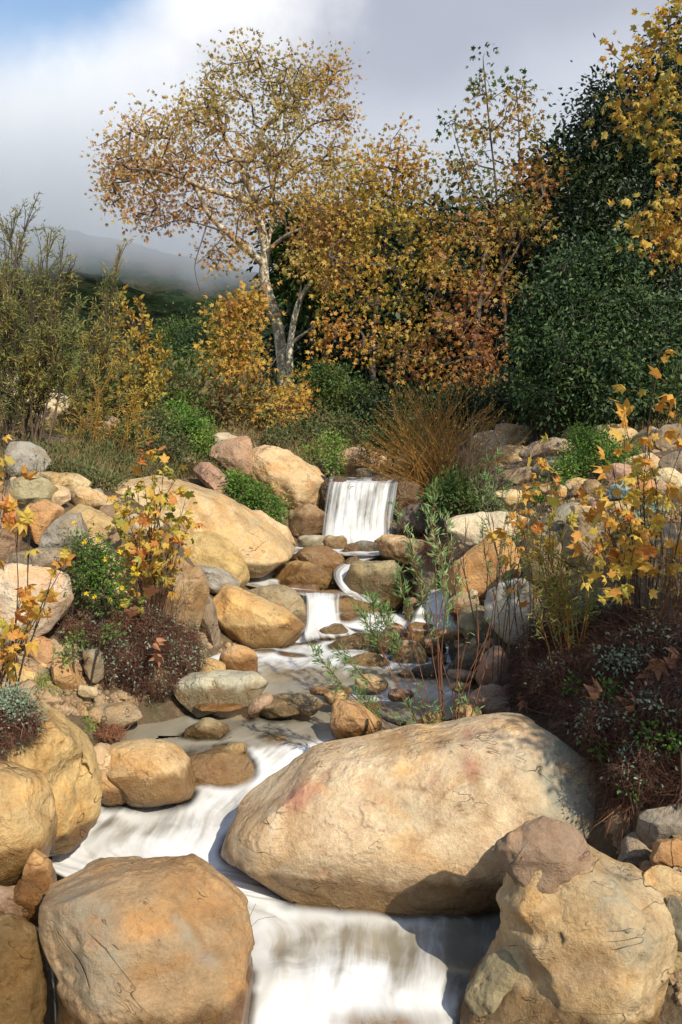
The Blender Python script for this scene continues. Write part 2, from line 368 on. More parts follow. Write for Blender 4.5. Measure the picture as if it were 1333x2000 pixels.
M_LEDGE = ledge_material()
M_WATER = water_material('silty_stream_water'); M_FALL = water_material('falling_white_water', True)
# ------------------------------------------------------------------ boulders: (kind, label, tint, distance, outline or ellipse (cx,cy,w,h,rotation), options)
TINT = dict(tan=(.57, .42, .235), sand=(.60, .475, .295), ochre=(.56, .39, .175), orange=(.53, .315, .14), grey=(.34, .31, .25), pale=(.56, .51, .40), brown=(.36, .25, .15),
            dark=(.15, .115, .085), pink=(.44, .28, .19), gold=(.41, .29, .14), olive=(.36, .30, .17), blue=(.24, .30, .30), umber=(.33, .235, .155), cream=(.60, .49, .33), dust=(.33, .26, .18))
ROCKS = []
def R(kind, label, tint, Y, shape, **kw): ROCKS.append((kind, label, tint, Y, shape, kw))
# foreground
R('boulder', 'huge smooth cream boulder sloping across the middle of the stream, largest of all', 'sand', 6.35,
  [(432,1665),(436,1610),(455,1560),(505,1512),(590,1478),(680,1452),(760,1428),(860,1408),(950,1393),(1020,1395),(1080,1415),(1130,1450),(1165,1495),(1195,1555),(1225,1620),(1212,1668),(1150,1700),(1050,1735),(960,1760),(880,1758),(800,1757),(700,1748),(600,1738),(520,1726),(460,1708)],
  sub=6, planes=5, wet=.34, rough=.45, seed=3, depth=.62, box=.66,
  stains=[(0, [(575,1565),(600,1550)], 24, .75), (0, [(640,1515),(625,1535)], 8, .5), (0, [(918,1425),(908,1450),(915,1490),(925,1515)], 9, .75), (0, [(845,1530),(850,1520)], 10, .5), (1, [(1090,1480),(1120,1560),(1170,1620)], 75, .85), (1, [(820,1600),(760,1560)], 40, .35), (1, [(1060,1470),(1040,1430)], 30, .4),
   (2, [(925,1515),(945,1560),(960,1610)], 7, .6), (2, [(780,1535),(850,1545),(900,1580),(935,1620)], 5, .6), (2, [(820,1595),(860,1610),(890,1645)], 6, .5), (2, [(1042,1450),(1046,1500),(1040,1560)], 6, .5), (2, [(600,1700),(700,1705),(790,1720),(860,1730)], 5, .6), (0, [(940,1430),(1000,1440),(1030,1450)], 3, .4)])
R('boulder', 'knobby tan boulder with a dark cracked cap, at the lower right beside the white water', 'tan', 4.95,
  [(905,1925),(950,1868),(978,1840),(988,1790),(970,1740),(972,1690),(1005,1640),(1050,1604),(1100,1606),(1150,1640),(1205,1690),(1255,1760),(1295,1850),(1333,1930),(1360,2020),(1300,2080),(1100,2070),(960,2010),(905,1960)],
  sub=6, planes=7, wet=.52, rough=1.3, seed=8, depth=.75, cap=True,
  stains=[(2, [(1000,1660),(1060,1640),(1120,1680)], 55, .6), (1, [(1180,1720),(1250,1850)], 45, .55), (2, [(1010,1800),(1080,1780),(1130,1750)], 7, .5), (2, [(1000,1900),(1100,1860),(1180,1870)], 26, .6), (0, [(1100,1900),(1200,1920)], 16, .3)])
R('boulder', 'rounded golden brown boulder with peeling cracks at the front left, white water on its right', 'gold', 4.9,
  [(76,1745),(95,1700),(150,1672),(230,1668),(330,1682),(400,1722),(440,1770),(464,1830),(472,1900),(486,1990),(484,2060),(300,2110),(120,2070),(112,1960),(95,1870),(78,1800)],
  sub=6, planes=4, wet=.30, rough=.6, seed=12, layer=1.6,
  stains=[(1, [(150,1760),(190,1860),(200,1950)], 60, .55), (1, [(345,1790),(385,1850),(420,1880)], 16, .6), (2, [(340,1750),(370,1790),(400,1850)], 9, .7), (2, [(90,1730),(120,1700),(160,1690)], 26, .6), (2, [(280,1700),(350,1730),(420,1790)], 22, .4), (2, [(300,1850),(290,1900),(310,1950)], 8, .6), (0, [(390,1860),(415,1885)], 7, .6)], depth=.8)
R('boulder', 'wet brown boulder cut by the lower left picture corner beside a thin trickle', 'gold', 4.75,
  [(-70,1800),(0,1788),(50,1800),(84,1840),(93,1900),(72,1960),(35,2010),(-40,2060),(-90,1950)], sub=5, planes=7, wet=.8, rough=1.2, seed=14)
R('rock', 'small dark wet rock above the trickle at the left edge', 'brown', 5.3, (18,1772,98,84,10), sub=4, planes=6, wet=.7, seed=15)
R('rock', 'upright wedge shaped brown rock leaning on the golden brown front boulder', 'orange', 5.35,
  [(22,1735),(40,1690),(64,1658),(100,1664),(112,1695),(96,1730),(78,1762),(66,1800),(40,1790),(24,1765)], sub=5, planes=9, wet=.5, rough=1.3, seed=16)
R('boulder', 'tall ochre boulder with two dark hollows on the left bank above the foam', 'ochre', 6.3,
  [(-110,1420),(-20,1372),(60,1366),(120,1385),(158,1430),(188,1510),(200,1570),(190,1622),(130,1645),(20,1660),(-100,1640)], sub=6, planes=4, wet=.30, rough=1.2, seed=17, hollows=True)
R('boulder', 'smooth yellowish boulder at the left edge leaning in front of the tall ochre boulder', 'ochre', 5.75,
  [(-100,1500),(-10,1486),(50,1502),(92,1545),(113,1620),(96,1680),(40,1715),(-60,1730),(-110,1640)], sub=5, planes=6, wet=.2, rough=.6, seed=18)
R('rock', 'narrow wet tan rock between the tall ochre boulder and the low fall', 'tan', 6.95,
  [(178,1462),(200,1452),(226,1475),(248,1510),(266,1540),(230,1556),(196,1550)], sub=5, planes=4, wet=.5, seed=19)
R('boulder', 'rounded glistening tan boulder at the lip of the low white fall', 'tan', 7.0,
  [(196,1478),(232,1448),(290,1442),(345,1456),(376,1500),(372,1552),(270,1560),(232,1530)], sub=5, planes=3, wet=.7, rough=.5, seed=20)
R('rock', 'rounded wet tan rock between the glistening tan boulder and the white chute', 'tan', 7.43, (418,1506,160,108,0), sub=5, planes=3, wet=1, rough=.5, seed=21)
R('rock', 'brown dome almost drowned by the water above the low fall', 'gold', 7.45, (456,1470,52,44,0), sub=4, wet=1, planes=2, seed=22)
R('rock', 'low brown dome breaking the surface left of the orange block', 'ochre', 7.75, (540,1450,64,26,0), sub=4, wet=1, planes=2, seed=23)
R('slab', 'pale grey slab half out of the water below the dry brush mound', 'olive', 7.8, (222,1395,120,46,4), sub=4, planes=6, wet=.2, seed=24)
R('boulder', 'flat pale grey boulder with a sloping face in the left of the pool', 'pale', 8.35,
  [(338,1348),(352,1326),(400,1312),(450,1308),(505,1316),(525,1338),(505,1366),(440,1376),(385,1392),(348,1376)], sub=5, planes=7, wet=.12, rough=.8, seed=25)
R('slab', 'orange slab under thin water in front of the flat pale grey boulder', 'orange', 8.15, (430,1379,96,22,0), sub=4, wet=1, planes=3, seed=26)
R('stone', 'small pyramid of grey tan stone alone in the near pool', 'olive', 7.75,
  [(358,1434),(380,1414),(397,1401),(422,1412),(446,1430),(440,1438),(380,1440)], sub=4, planes=7, wet=.2, seed=27)
R('stone', 'pinkish wedge stone at the left end of the low riffle', 'pink', 8.15, [(484,1388),(505,1362),(528,1353),(534,1368),(512,1386),(495,1396)], sub=4, planes=6, wet=.4, seed=28)
R('rock', 'grey brown flat topped rock in the low riffle', 'olive', 8.2, [(500,1388),(522,1364),(560,1356),(612,1354),(630,1366),(624,1384),(570,1396),(520,1398)], sub=4, planes=8, wet=.35, seed=29)
R('stone', 'small brown stone just right of the grey brown riffle rock', 'brown', 8.05, (604,1387,34,18,0), sub=3, wet=.7, seed=30)
R('slab', 'flat orange slab awash behind the orange block', 'orange', 8.6, (648,1348,86,20,-3), sub=4, wet=.8, planes=5, seed=31)
R('stone', 'rounded brown stone behind the left side of the orange block', 'ochre', 8.3, (658,1361,48,27,0), sub=4, wet=.5, seed=32)
R('rock', 'bright orange block shaped rock standing in the pool above the huge cream boulder', 'orange', 7.6,
  [(646,1410),(652,1378),(672,1366),(705,1368),(735,1385),(746,1408),(744,1434),(720,1450),(680,1453),(648,1442)], sub=5, planes=10, wet=.15, rough=.9, seed=33)
R('rock', 'low tan rock alone in the middle of the upper pool', 'tan', 8.8, (726,1333,72,30,0), sub=4, planes=5, wet=.3, seed=34)
R('stone', 'small dark brown stone in the riffle right of the orange block', 'brown', 8.4, (782,1356,48,25,0), sub=4, wet=.6, planes=5, seed=35)
R('stone', 'dim brown stone awash under the willow stems', 'gold', 8.3, (722,1379,52,16,0), sub=3, wet=1, seed=36)
R('rock', 'rounded tan rock at the left water edge below the tilted slab boulder', 'tan', 9.35, (465,1289,70,58,15), sub=5, planes=6, wet=.1, seed=37)
R('stone', 'tan stone half hidden behind the flat pale grey boulder', 'ochre', 9.2, (413,1306,58,34,5), sub=4, planes=6, seed=38)
R('stone', 'small pale orange block stone at the foot of the dry brush mound', 'orange', 8.7, (356,1318,30,36,20), sub=4, planes=9, seed=39)
R('boulder', 'long tilted ochre slab boulder lying left of the middle fall', 'ochre', 10.6,
  [(409,1165),(424,1146),(456,1142),(500,1164),(560,1192),(592,1214),(598,1238),(580,1258),(538,1273),(488,1266),(442,1238),(414,1200)], sub=5, planes=6, wet=.02, rough=.8, seed=40)
R('boulder', 'greyish boulder wedged behind the long tilted slab, touching the middle fall', 'olive', 11.2,
  [(478,1158),(500,1146),(545,1141),(582,1154),(602,1188),(600,1235),(560,1240),(500,1200)], sub=5, planes=6, wet=.1, seed=41)
R('rock', 'tall narrow grey brown rock between the brown boulder and the long tilted slab', 'dust', 10.2, (403,1222,44,104,-12), sub=4, planes=7, seed=42)
R('boulder', 'large brown ribbed boulder behind the dry brush mound', 'brown', 9.7,
  [(262,1110),(300,1090),(345,1086),(385,1112),(408,1150),(406,1200),(388,1248),(340,1240),(285,1190)], sub=5, planes=8, rough=1.2, seed=43)
R('boulder', 'broad smooth sand coloured boulder on the left slope, widest on that bank', 'tan', 12.2,
  [(180,965),(225,936),(290,928),(345,936),(385,946),(440,972),(500,1008),(545,1040),(576,1072),(560,1088),(520,1112),(470,1122),(400,1090),(320,1050),(240,1010)], sub=6, planes=6, rough=.6, seed=44, depth=.9)
R('boulder', 'pale orange smooth boulder below the broad sand coloured one, left of the small side fall', 'ochre', 11.2,
  [(340,1062),(372,1042),(415,1038),(455,1058),(478,1092),(488,1130),(464,1150),(420,1136),(360,1118)], sub=5, planes=5, rough=.6, seed=45)
R('rock', 'faceted tan rock with dark underside above the small side fall', 'ochre', 11.9,
  [(440,1048),(470,1030),(505,1035),(534,1062),(534,1095),(505,1112),(478,1116),(462,1085)], sub=5, planes=10, wet=.25, rough=1., seed=46)
R('rock', 'sloping tan rock whose foot stands in the ledge pool', 'tan', 12.6,
  [(470,1008),(505,996),(540,1012),(562,1042),(578,1070),(560,1082),(525,1078),(492,1045)], sub=5, planes=7, seed=47)
R('rock', 'grey lilac stone slab at the foot of the pale orange smooth boulder', 'grey', 10.8, (420,1132,92,40,18), sub=4, planes=7, seed=48)
R('boulder', 'blocky brown boulder at the top left of the rock pile by the waterfall', 'pink', 15.2,
  [(408,895),(418,868),(445,852),(480,856),(492,885),(494,918),(470,934),(430,930)], sub=5, planes=10, seed=49)
R('boulder', 'tan cracked rock ridge running right to the waterfall lip', 'tan', 15.3,
  [(478,880),(500,868),(545,876),(585,905),(625,930),(648,948),(642,985),(612,992),(565,975),(520,955),(488,930)], sub=5, planes=13, rough=1.3, seed=50)
R('rock', 'pale cracked stone on top of the rock pile by the waterfall', 'cream', 15.6, (452,866,62,36,5), sub=4, planes=9, seed=51)
R('slab', 'reddish slab sloping down left of the green creeping bush', 'pink', 14.4, [(376,915),(400,902),(432,922),(465,955),(470,985),(440,980),(400,950)], sub=4, planes=7, seed=52)
R('rock', 'dark undercut brown rock in the shade left of the waterfall', 'brown', 15.0, (602,1016,90,64,0), sub=4, planes=9, wet=.6, seed=53)
R('rock', 'dark stained grey rock hard against the left edge of the waterfall', 'dark', 15.2, (636,962,34,70,-10), sub=4, planes=9, wet=1, seed=54)
R('rock', 'smooth pale green grey rock below the waterfall at its left foot', 'pale', 13.9, (617,1060,72,32,0), sub=4, planes=4, wet=.2, seed=55)
R('stone', 'tan stone touching the pale green grey rock below the waterfall', 'tan', 13.8, (655,1062,46,34,15), sub=4, planes=6, wet=.2, seed=56)
R('slab', 'wide tan sloping slab right of the small side fall', 'tan', 13.0,
  [(570,1082),(600,1068),(640,1066),(672,1082),(668,1112),(625,1125),(585,1108)], sub=4, planes=6, wet=.2, seed=57)
R('rock', 'rounded ochre rock with brown shaded side between side fall and chute', 'ochre', 12.2,
  [(534,1130),(552,1106),(585,1094),(618,1104),(645,1130),(645,1152),(600,1160),(548,1152)], sub=5, planes=6, wet=.22, rough=.9, seed=58)
R('slab', 'low pinkish slab at the top of the middle fall', 'pink', 11.8, (592,1150,64,22,0), sub=4, planes=5, wet=.3, seed=59)
R('stone', 'small dark brown stone in the chute under the waterfall', 'brown', 13.5, (690,1077,42,34,0), sub=4, planes=7, wet=.7, seed=60)
R('stone', 'smooth grey green stone in the foam under the waterfall', 'grey', 13.6, (720,1070,58,30,5), sub=4, planes=4, wet=.3, seed=61)
R('rock', 'brown banded rock squeezed between the chute and the large blocky boulder', 'brown', 12.7,
  [(648,1122),(665,1102),(692,1086),(706,1094),(696,1125),(672,1148),(655,1142)], sub=4, planes=8, wet=.4, seed=62)
R('boulder', 'large blocky olive tan boulder in midstream below the waterfall', 'olive', 12.0,
  [(668,1130),(682,1102),(720,1094),(775,1098),(800,1125),(812,1160),(805,1185),(765,1188),(705,1178),(674,1158)], sub=5, planes=8, wet=.18, rough=1., seed=63)
R('rock', 'smooth tan rock in front of the large blocky boulder, right of the middle fall', 'tan', 11.75,
  [(612,1168),(640,1152),(680,1158),(720,1176),(745,1200),(738,1222),(690,1222),(660,1205)], sub=4, planes=4, wet=.35, seed=64)
R('boulder', 'wide low tan rock to the right under the waterfall, water sliding over it', 'tan', 12.9, (800,1078,130,60,5), sub=4, planes=5, wet=.35, seed=65)
R('rock', 'tan rock right of the waterfall foot behind the willow shoots', 'tan', 13.7, (765,1060,64,36,-5), sub=4, planes=6, wet=.3, seed=66)
R('stone', 'grey upright stone behind the willow shoots left of the right hand fall', 'grey', 11.5, (832,1145,40,62,20), sub=4, planes=6, wet=.2, seed=67)
R('stone', 'dark wet stone at the left edge of the right hand fall', 'brown', 11.1, (808,1190,42,42,30), sub=4, planes=6, wet=1, seed=68)
R('rock', 'dark brown rock in shade above the right hand fall', 'brown', 12.0, (835,1105,70,60,0), sub=4, planes=8, wet=.3, seed=69)
R('stone', 'small dark stone sticking out of the foam right of the middle fall', 'brown', 11.3, (690,1212,54,30,0), sub=4, wet=1, seed=70)
R('stone', 'glistening golden round stone at the foot of the middle fall', 'gold', 10.9, (650,1243,64,52,0), sub=5, planes=3, wet=1, seed=71)
R('stone', 'low wet brown stone left of the glistening golden round one', 'brown', 10.7, (606,1266,64,24,0), sub=4, wet=1, seed=72)
R('stone', 'rounded reddish brown stone standing in the white riffle', 'brown', 10.1, (560,1292,74,36,5), sub=4, planes=4, wet=.5, seed=73)
R('rock', 'tan rock at the water edge under the long tilted slab', 'tan', 10.1, (515,1280,60,20,8), sub=4, planes=5, wet=.3, seed=74)
R('boulder', 'smooth grey tan boulder in the middle of the stream behind the willow stems', 'olive', 10.5,
  [(640,1282),(655,1258),(690,1240),(732,1236),(742,1262),(722,1292),(690,1304),(655,1300)], sub=4, planes=4, wet=.25, seed=75)
R('rock', 'pinkish tan peaked rock with a dark root on it, in midstream', 'pink', 10.3,
  [(724,1278),(730,1240),(758,1216),(790,1230),(802,1262),(790,1284),(750,1290)], sub=5, planes=8, wet=.1, seed=76)
R('rock', 'cream and ochre rounded rock right of the pinkish peaked one', 'cream', 9.9,
  [(760,1296),(775,1262),(798,1250),(826,1262),(836,1292),(818,1316),(785,1318)], sub=5, planes=7, wet=.12, seed=77)
R('rock', 'low rounded tan rock in front of the grey tan midstream boulder', 'tan', 9.75, (714,1299,102,46,-5), sub=4, planes=5, wet=.2, seed=78)
R('stone', 'ochre stone at the back of the midstream rocks near the right hand fall', 'ochre', 10.6, (822,1236,62,42,15), sub=4, planes=5, wet=.3, seed=79)
R('stone', 'brown mottled stone at the right of the midstream rocks', 'brown', 10.1, (845,1262,54,44,10), sub=4, planes=6, wet=.3, seed=80)
R('stone', 'dark charcoal stone sitting low in the upper pool behind the willow stems', 'dark', 9.3, (836,1312,62,32,0), sub=4, planes=6, wet=.5, seed=81)
R('stone', 'small reddish stone left of the dark charcoal stone', 'brown', 9.3, (800,1318,38,20,0), sub=3, wet=.6, seed=82)
R('stone', 'small pink tan stone between mottled brown and charcoal stones', 'pink', 9.7, (858,1290,32,26,0), sub=3, wet=.3, seed=83)
R('stone', 'flat brown stone at the right side of the upper pool', 'brown', 8.9, (905,1318,62,24,5), sub=4, planes=5, wet=.4, seed=84)
R('rock', 'dark mossy rock standing right of the stream below the right hand fall', 'dark', 9.0, (915,1288,56,56,5), sub=4, planes=7, wet=.3, seed=85)
R('stone', 'pale wet stone in the foam at the right below the right hand fall', 'tan', 9.9, (884,1238,50,26,0), sub=4, wet=.8, seed=86)
R('rock', 'dull olive rock under the cream angular rock by the right hand fall', 'olive', 9.7,
  [(893,1215),(908,1188),(940,1182),(962,1200),(966,1235),(940,1258),(905,1252)], sub=4, planes=6, wet=.2, seed=87)
R('boulder', 'pale topped tan boulder crowning the right bank behind the big orange boulder', 'cream', 11.3,
  [(872,1050),(880,1022),(915,1008),(965,998),(1015,1004),(1036,1030),(1010,1060),(930,1068)], sub=5, planes=7, seed=88)
R('boulder', 'big orange boulder right of the right hand fall behind the saplings', 'orange', 10.4,
  [(866,1120),(872,1080),(900,1050),(945,1034),(995,1042),(1022,1085),(1008,1135),(970,1168),(915,1192),(882,1186)], sub=5, planes=7, wet=.12, rough=.8, seed=89)
R('rock', 'brown broken rock under the big orange boulder beside the right hand fall', 'brown', 10.1, (905,1180,62,50,-20), sub=4, planes=10, wet=.5, seed=90)
R('boulder', 'angular cream and grey rock with sharp faces on the right bank', 'pale', 9.0,
  [(946,1160),(975,1135),(1015,1130),(1052,1148),(1068,1180),(1055,1215),(1025,1240),(990,1262),(968,1240),(955,1200)], sub=5, planes=14, rough=1.3, seed=91)
R('stone', 'tiny cream cube shaped stone on the ledge below the big orange boulder', 'cream', 9.4, (924,1160,18,16,10), sub=3, planes=8, seed=92)
R('rock', 'smooth brown egg shaped rock at the right water edge', 'pink', 8.6,
  [(930,1322),(940,1290),(958,1268),(982,1262),(994,1290),(988,1325),(960,1342)], sub=4, planes=4, wet=.1, seed=93)
R('stone', 'dark stone between the brown egg shaped rock and the dark brush', 'dark', 8.3, (978,1338,40,38,0), sub=4, planes=7, seed=94)
R('slab', 'flat purplish brown slab at the right water edge below the egg shaped rock', 'pink', 8.0,
  [(905,1378),(930,1352),(965,1336),(1000,1342),(1002,1368),(965,1388),(925,1396)], sub=4, planes=8, wet=.2, seed=95)
R('rock', 'brown grey rock below the flat purplish slab', 'brown', 7.7, (975,1385,60,40,-15), sub=4, planes=8, seed=96)
R('stone', 'orange tan stone at the base of the willow stems', 'orange', 7.4, (915,1392,52,32,0), sub=4, planes=7, wet=.2, seed=97)
R('stone', 'small orange stone awash right of the willow stems', 'orange', 8.3, (900,1342,40,18,0), sub=3, wet=.5, seed=98)
R('stone', 'orange stone peeping out above the huge cream boulder by the dark twig', 'orange', 7.4, (845,1406,44,28,0), sub=4, planes=6, seed=99)
R('slab', 'grey brown long slab slanting up the right bank under the yellow leaves', 'grey', 10.3,
  [(1005,1090),(1030,1050),(1075,1005),(1120,980),(1140,992),(1110,1035),(1070,1075),(1030,1105)], sub=4, planes=8, seed=100)
R('boulder', 'dull tan slab right of the big orange boulder in the willow shade', 'dust', 9.4, (1075,1090,110,80,-25), sub=4, planes=8, seed=101)
R('boulder', 'large shaded brown boulder behind the red twigs at the right edge', 'dust', 7.3,
  [(1235,1080),(1260,1045),(1310,1020),(1380,1030),(1400,1120),(1370,1230),(1290,1240),(1245,1190)], sub=5, planes=8, seed=102)
R('boulder', 'brown shaded rock above the dark hollow of the right bank', 'brown', 9.2, (1150,1060,110,110,0), sub=4, planes=9, seed=103)
R('stone', 'blue grey stone on top of the right bank, the only bluish one', 'blue', 10.3, [(1186,962),(1196,945),(1222,937),(1236,948),(1228,962),(1200,974)], sub=4, planes=9, seed=104)
R('stone', 'orange rounded stone just right of the blue grey stone', 'orange', 10.3, (1256,952,48,36,0), sub=4, planes=6, seed=105)
R('rock', 'reddish tan rock behind the blue grey stone', 'pink', 11.2, (1210,928,56,44,-10), sub=4, planes=8, seed=106)
R('rock', 'pale tan rock at the right edge beyond the blue grey stone', 'cream', 11.0, (1300,935,74,40,5), sub=4, planes=8, seed=107)
R('rock', 'grey tan rock under the yellow leaves, lower right of the blue grey stone', 'tan', 9.6, (1225,1000,70,50,0), sub=4, planes=8, seed=108)
R('rock', 'cream rock left of the lower yellow sapling leaves', 'cream', 9.8, (1150,1010,60,50,20), sub=4, planes=8, seed=109)
# far right bank row
for i, (lab, t, Y, sh) in enumerate([
 ('sunlit tan block at the left end of the right bank top row', 'tan', 19, (1005, 850, 62, 46, 0)),
 ('pale cracked boulder in the right bank top row under the dark shrub', 'cream', 18, (955, 868, 70, 50, 0)),
 ('flat tan boulder below the top row, behind ochre twigs', 'tan', 17, (1010, 892, 90, 46, 5)),
 ('dusty tan boulder at the right foot of the ochre twig bush', 'dust', 16.5, (925, 905, 80, 46, 0)),
 ('small tan rock of the top row between dark shrub and fern like bush', 'tan', 18, (1125, 848, 50, 36, 0)),
 ('triangular tan boulder rising above the small green bush', 'tan', 16.5, (1200, 860, 86, 56, 10)),
 ('brown shaded boulder right of the triangular one', 'dust', 16, (1262, 868, 70, 62, 0)),
 ('tan shaded boulder at the right end of the top row', 'dust', 15, (1320, 858, 80, 60, 0)),
 ('wide earth coloured slab left of the small green bush', 'dust', 15.5, (1070, 880, 110, 44, -5)),
 ('grey rock left of the small green bush foot', 'grey', 14, (1078, 915, 66, 46, 0)),
 ('brown rock in front of the wide earth coloured slab', 'brown', 14, (1020, 930, 70, 36, 0)),
 ('brown mauve rock under the thin orange sapling', 'pink', 12.6, (1085, 978, 60, 30, 0)),
 ('tan rock just behind the pale topped boulder crown', 'tan', 13, (1000, 975, 80, 34, -5)),
 ('dusty rock between ochre twig bush and pale topped boulder', 'dust', 14, (935, 958, 70, 36, 0)),
 ('tan boulder right of the small green bush, half in shade', 'tan', 13, (1258, 905, 70, 38, 0)),
 ('shaded boulder at the right edge below the top row', 'dust', 12.5, (1325, 905, 70, 44, 0)),
 ('orange tan rock below the small green bush', 'ochre', 12, (1130, 950, 56, 30, 0)),
 ('brown cobble left of the blue grey stone', 'brown', 11, (1160, 955, 44, 32, 0)),
]): R('boulder' if sh[2] > 64 else 'rock', lab, t, Y, sh, sub=4, planes=9, seed=200 + i, group='boulders along the top of the right bank')
# right bottom corner
R('rock', 'flat purplish grey rock at the right edge above the orange brown one', 'grey', 5.4, [(1242,1616),(1262,1592),(1290,1574),(1345,1572),(1390,1620),(1340,1652),(1290,1660),(1258,1645)], sub=5, planes=9, seed=120)
R('rock', 'orange brown rock at the right edge under the flat purplish grey rock', 'orange', 5.15, (1312,1664,76,54,0), sub=4, planes=8, seed=121)
R('rock', 'dull grey rock wedged right of the huge cream boulder', 'grey', 5.45, (1250,1668,82,82,20), sub=4, planes=8, seed=122)
R('rock', 'rounded dusty tan rock right of the knobby boulder', 'tan', 4.95, (1297,1730,74,76,0), sub=4, planes=8, seed=123)
R('rock', 'narrow grey tan rock at the right edge below the rounded dusty one', 'dust', 4.75, (1330,1805,62,100,-5), sub=4, planes=8, seed=124)
R('stone', 'small ochre stone at the right edge below the narrow rock', 'gold', 4.7, (1325,1880,44,50,0), sub=4, planes=6, seed=125)
R('stone', 'small brown stone tucked behind the shoulder of the knobby boulder', 'brown', 5.15, (1250,1722,44,34,0), sub=4, planes=6, seed=126)
R('rock', 'brown rock pillar showing through the dark brush, upper of three', 'gold', 5.8, (1302,1462,44,40,0), sub=4, planes=8, seed=127)
R('rock', 'brown rock pillar showing through the dark brush, middle of three', 'gold', 5.7, (1290,1505,56,50,0), sub=4, planes=8, seed=128)
R('rock', 'brown rock pillar showing through the dark brush, lowest of three', 'gold', 5.6, (1318,1545,62,52,0), sub=4, planes=8, seed=129)
# left bank
R('boulder', 'tall brown streaked boulder at the left edge behind the yellow sapling', 'brown', 8.9, [(-60,975),(-10,950),(25,955),(46,990),(46,1040),(30,1090),(0,1115),(-50,1110)], sub=5, planes=7, seed=130)
R('boulder', 'orange angular boulder right of the tall brown streaked one', 'orange', 9.3, [(44,990),(75,976),(108,978),(128,1000),(120,1035),(100,1060),(75,1072),(48,1050)], sub=5, planes=12, rough=1.1, seed=131)
R('slab', 'long ochre slab slanting down to the left sapling', 'ochre', 9.8, [(122,1004),(138,986),(170,988),(215,1010),(242,1040),(225,1058),(190,1066),(150,1040)], sub=5, planes=9, rough=1., seed=132)
R('boulder', 'grey green boulder behind the orange angular one', 'olive', 10.4, (62,962,92,58,10), sub=4, planes=7, seed=133)
R('boulder', 'tan boulder on the left slope below the weeds', 'tan', 11, (120,950,100,54,8), sub=4, planes=8, seed=134)
R('rock', 'rounded tan rock in front of the tan boulder below the weeds', 'tan', 10.5, (106,970,56,44,0), sub=4, planes=7, seed=135)
R('boulder', 'tan rock left of the broad sand coloured boulder', 'tan', 10.8, (178,975,80,44,12), sub=4, planes=8, seed=136)
R('rock', 'grey tan rock over the end of the long ochre slab', 'dust', 10.4, (228,1005,62,40,-12), sub=4, planes=8, seed=137)
R('rock', 'cream rock behind the stems of the left sapling', 'cream', 10.2, (275,1032,84,44,10), sub=4, planes=8, seed=138)
R('rock', 'dark rounded brown rock under the long ochre slab', 'brown', 9.6, (242,1072,74,56,20), sub=4, planes=6, seed=139)
R('slab', 'tan wedge slab slanting into the dry brush mound', 'tan', 9.0, [(150,1050),(185,1052),(225,1085),(262,1125),(292,1160),(280,1185),(235,1170),(190,1120)], sub=4, planes=9, seed=140)
R('slab', 'grey green slab between orange boulder and yellow flowered bush', 'grey', 9.1, (128,1050,60,100,35), sub=4, planes=8, seed=141)
R('boulder', 'large cream topped boulder behind the yellow leaves at the left edge', 'cream', 8.0, [(-60,1130),(-10,1106),(70,1100),(110,1118),(142,1165),(140,1205),(105,1245),(30,1260),(-50,1240)], sub=5, planes=8, rough=.9, seed=142)
R('rock', 'grey rock in shade above the large cream topped boulder', 'dust', 8.6, (75,1098,110,50,-8), sub=4, planes=8, seed=143)
R('rock', 'leaf shaped orange rock standing on end on the left bank', 'orange', 7.7, [(102,1280),(128,1284),(152,1310),(162,1345),(140,1356),(112,1345),(104,1312)], sub=5, planes=9, seed=144)
R('rock', 'orange brown cube like rock up left of the leaf shaped rock', 'orange', 7.95, (75,1272,56,56,10), sub=4, planes=11, seed=145)
R('stone', 'small orange stone below the orange brown cube like rock', 'ochre', 7.7, (50,1322,44,40,0), sub=4, planes=9, seed=146)
R('stone', 'brown stone left of the small orange stone at the picture edge', 'brown', 7.7, (14,1300,44,40,0), sub=4, planes=9, seed=147)
R('rock', 'upright tan rock in the dry brush, left of its middle', 'dust', 7.9, (182,1300,36,64,0), sub=4, planes=8, seed=148)
R('rock', 'tan rock at the lower right foot of the dry brush mound', 'tan', 8.2, (308,1328,40,44,0), sub=4, planes=8, seed=149)
R('stone', 'tan rock at the right end of the dry brush mound', 'tan', 9.2, (372,1285,56,40,0), sub=4, planes=8, seed=150)
R('stone', 'small tan stone right of the leaf shaped orange rock', 'tan', 7.65, (172,1350,34,24,0), sub=4, planes=8, seed=151)
R('boulder', 'grey white speckled boulder behind the left willow', 'cream', 17, [(-60,745),(-10,732),(45,728),(100,752),(140,780),(150,806),(120,830),(40,840),(-50,830)], sub=5, planes=7, seed=152)
R('rock', 'reddish brown rock under the second willow', 'pink', 16, (196,838,70,50,10), sub=4, planes=7, seed=153)
R('rock', 'dark grey rock among the weeds, higher of the two at left', 'dark', 13.8, (112,866,96,34,5), sub=4, planes=7, seed=154)
R('rock', 'dark grey rock among the weeds, lower of the two at left', 'grey', 11.8, (55,900,92,60,5), sub=4, planes=7, seed=155)
R('stone', 'tan stones cluster piece behind the left sapling top', 'tan', 15, (332,902,42,26,0), sub=4, planes=7, seed=156)
R('stone', 'small brown stone right of the left sapling top', 'dust', 15, (368,908,34,26,0), sub=4, planes=7, seed=157)
R('boulder', 'brown half hidden boulder upstream above the waterfall', 'pink', 18.5, (712,900,96,54,0), sub=4, planes=8, seed=158)
R('stone', 'pale stone at the back of the waterfall lip', 'pale', 16.5, (712,926,34,24,0), sub=4, planes=7, wet=.3, seed=159)
R('stone', 'dusty stone upstream left of the brown half hidden boulder', 'dust', 18, (640,912,40,28,0), sub=4, planes=7, seed=160)
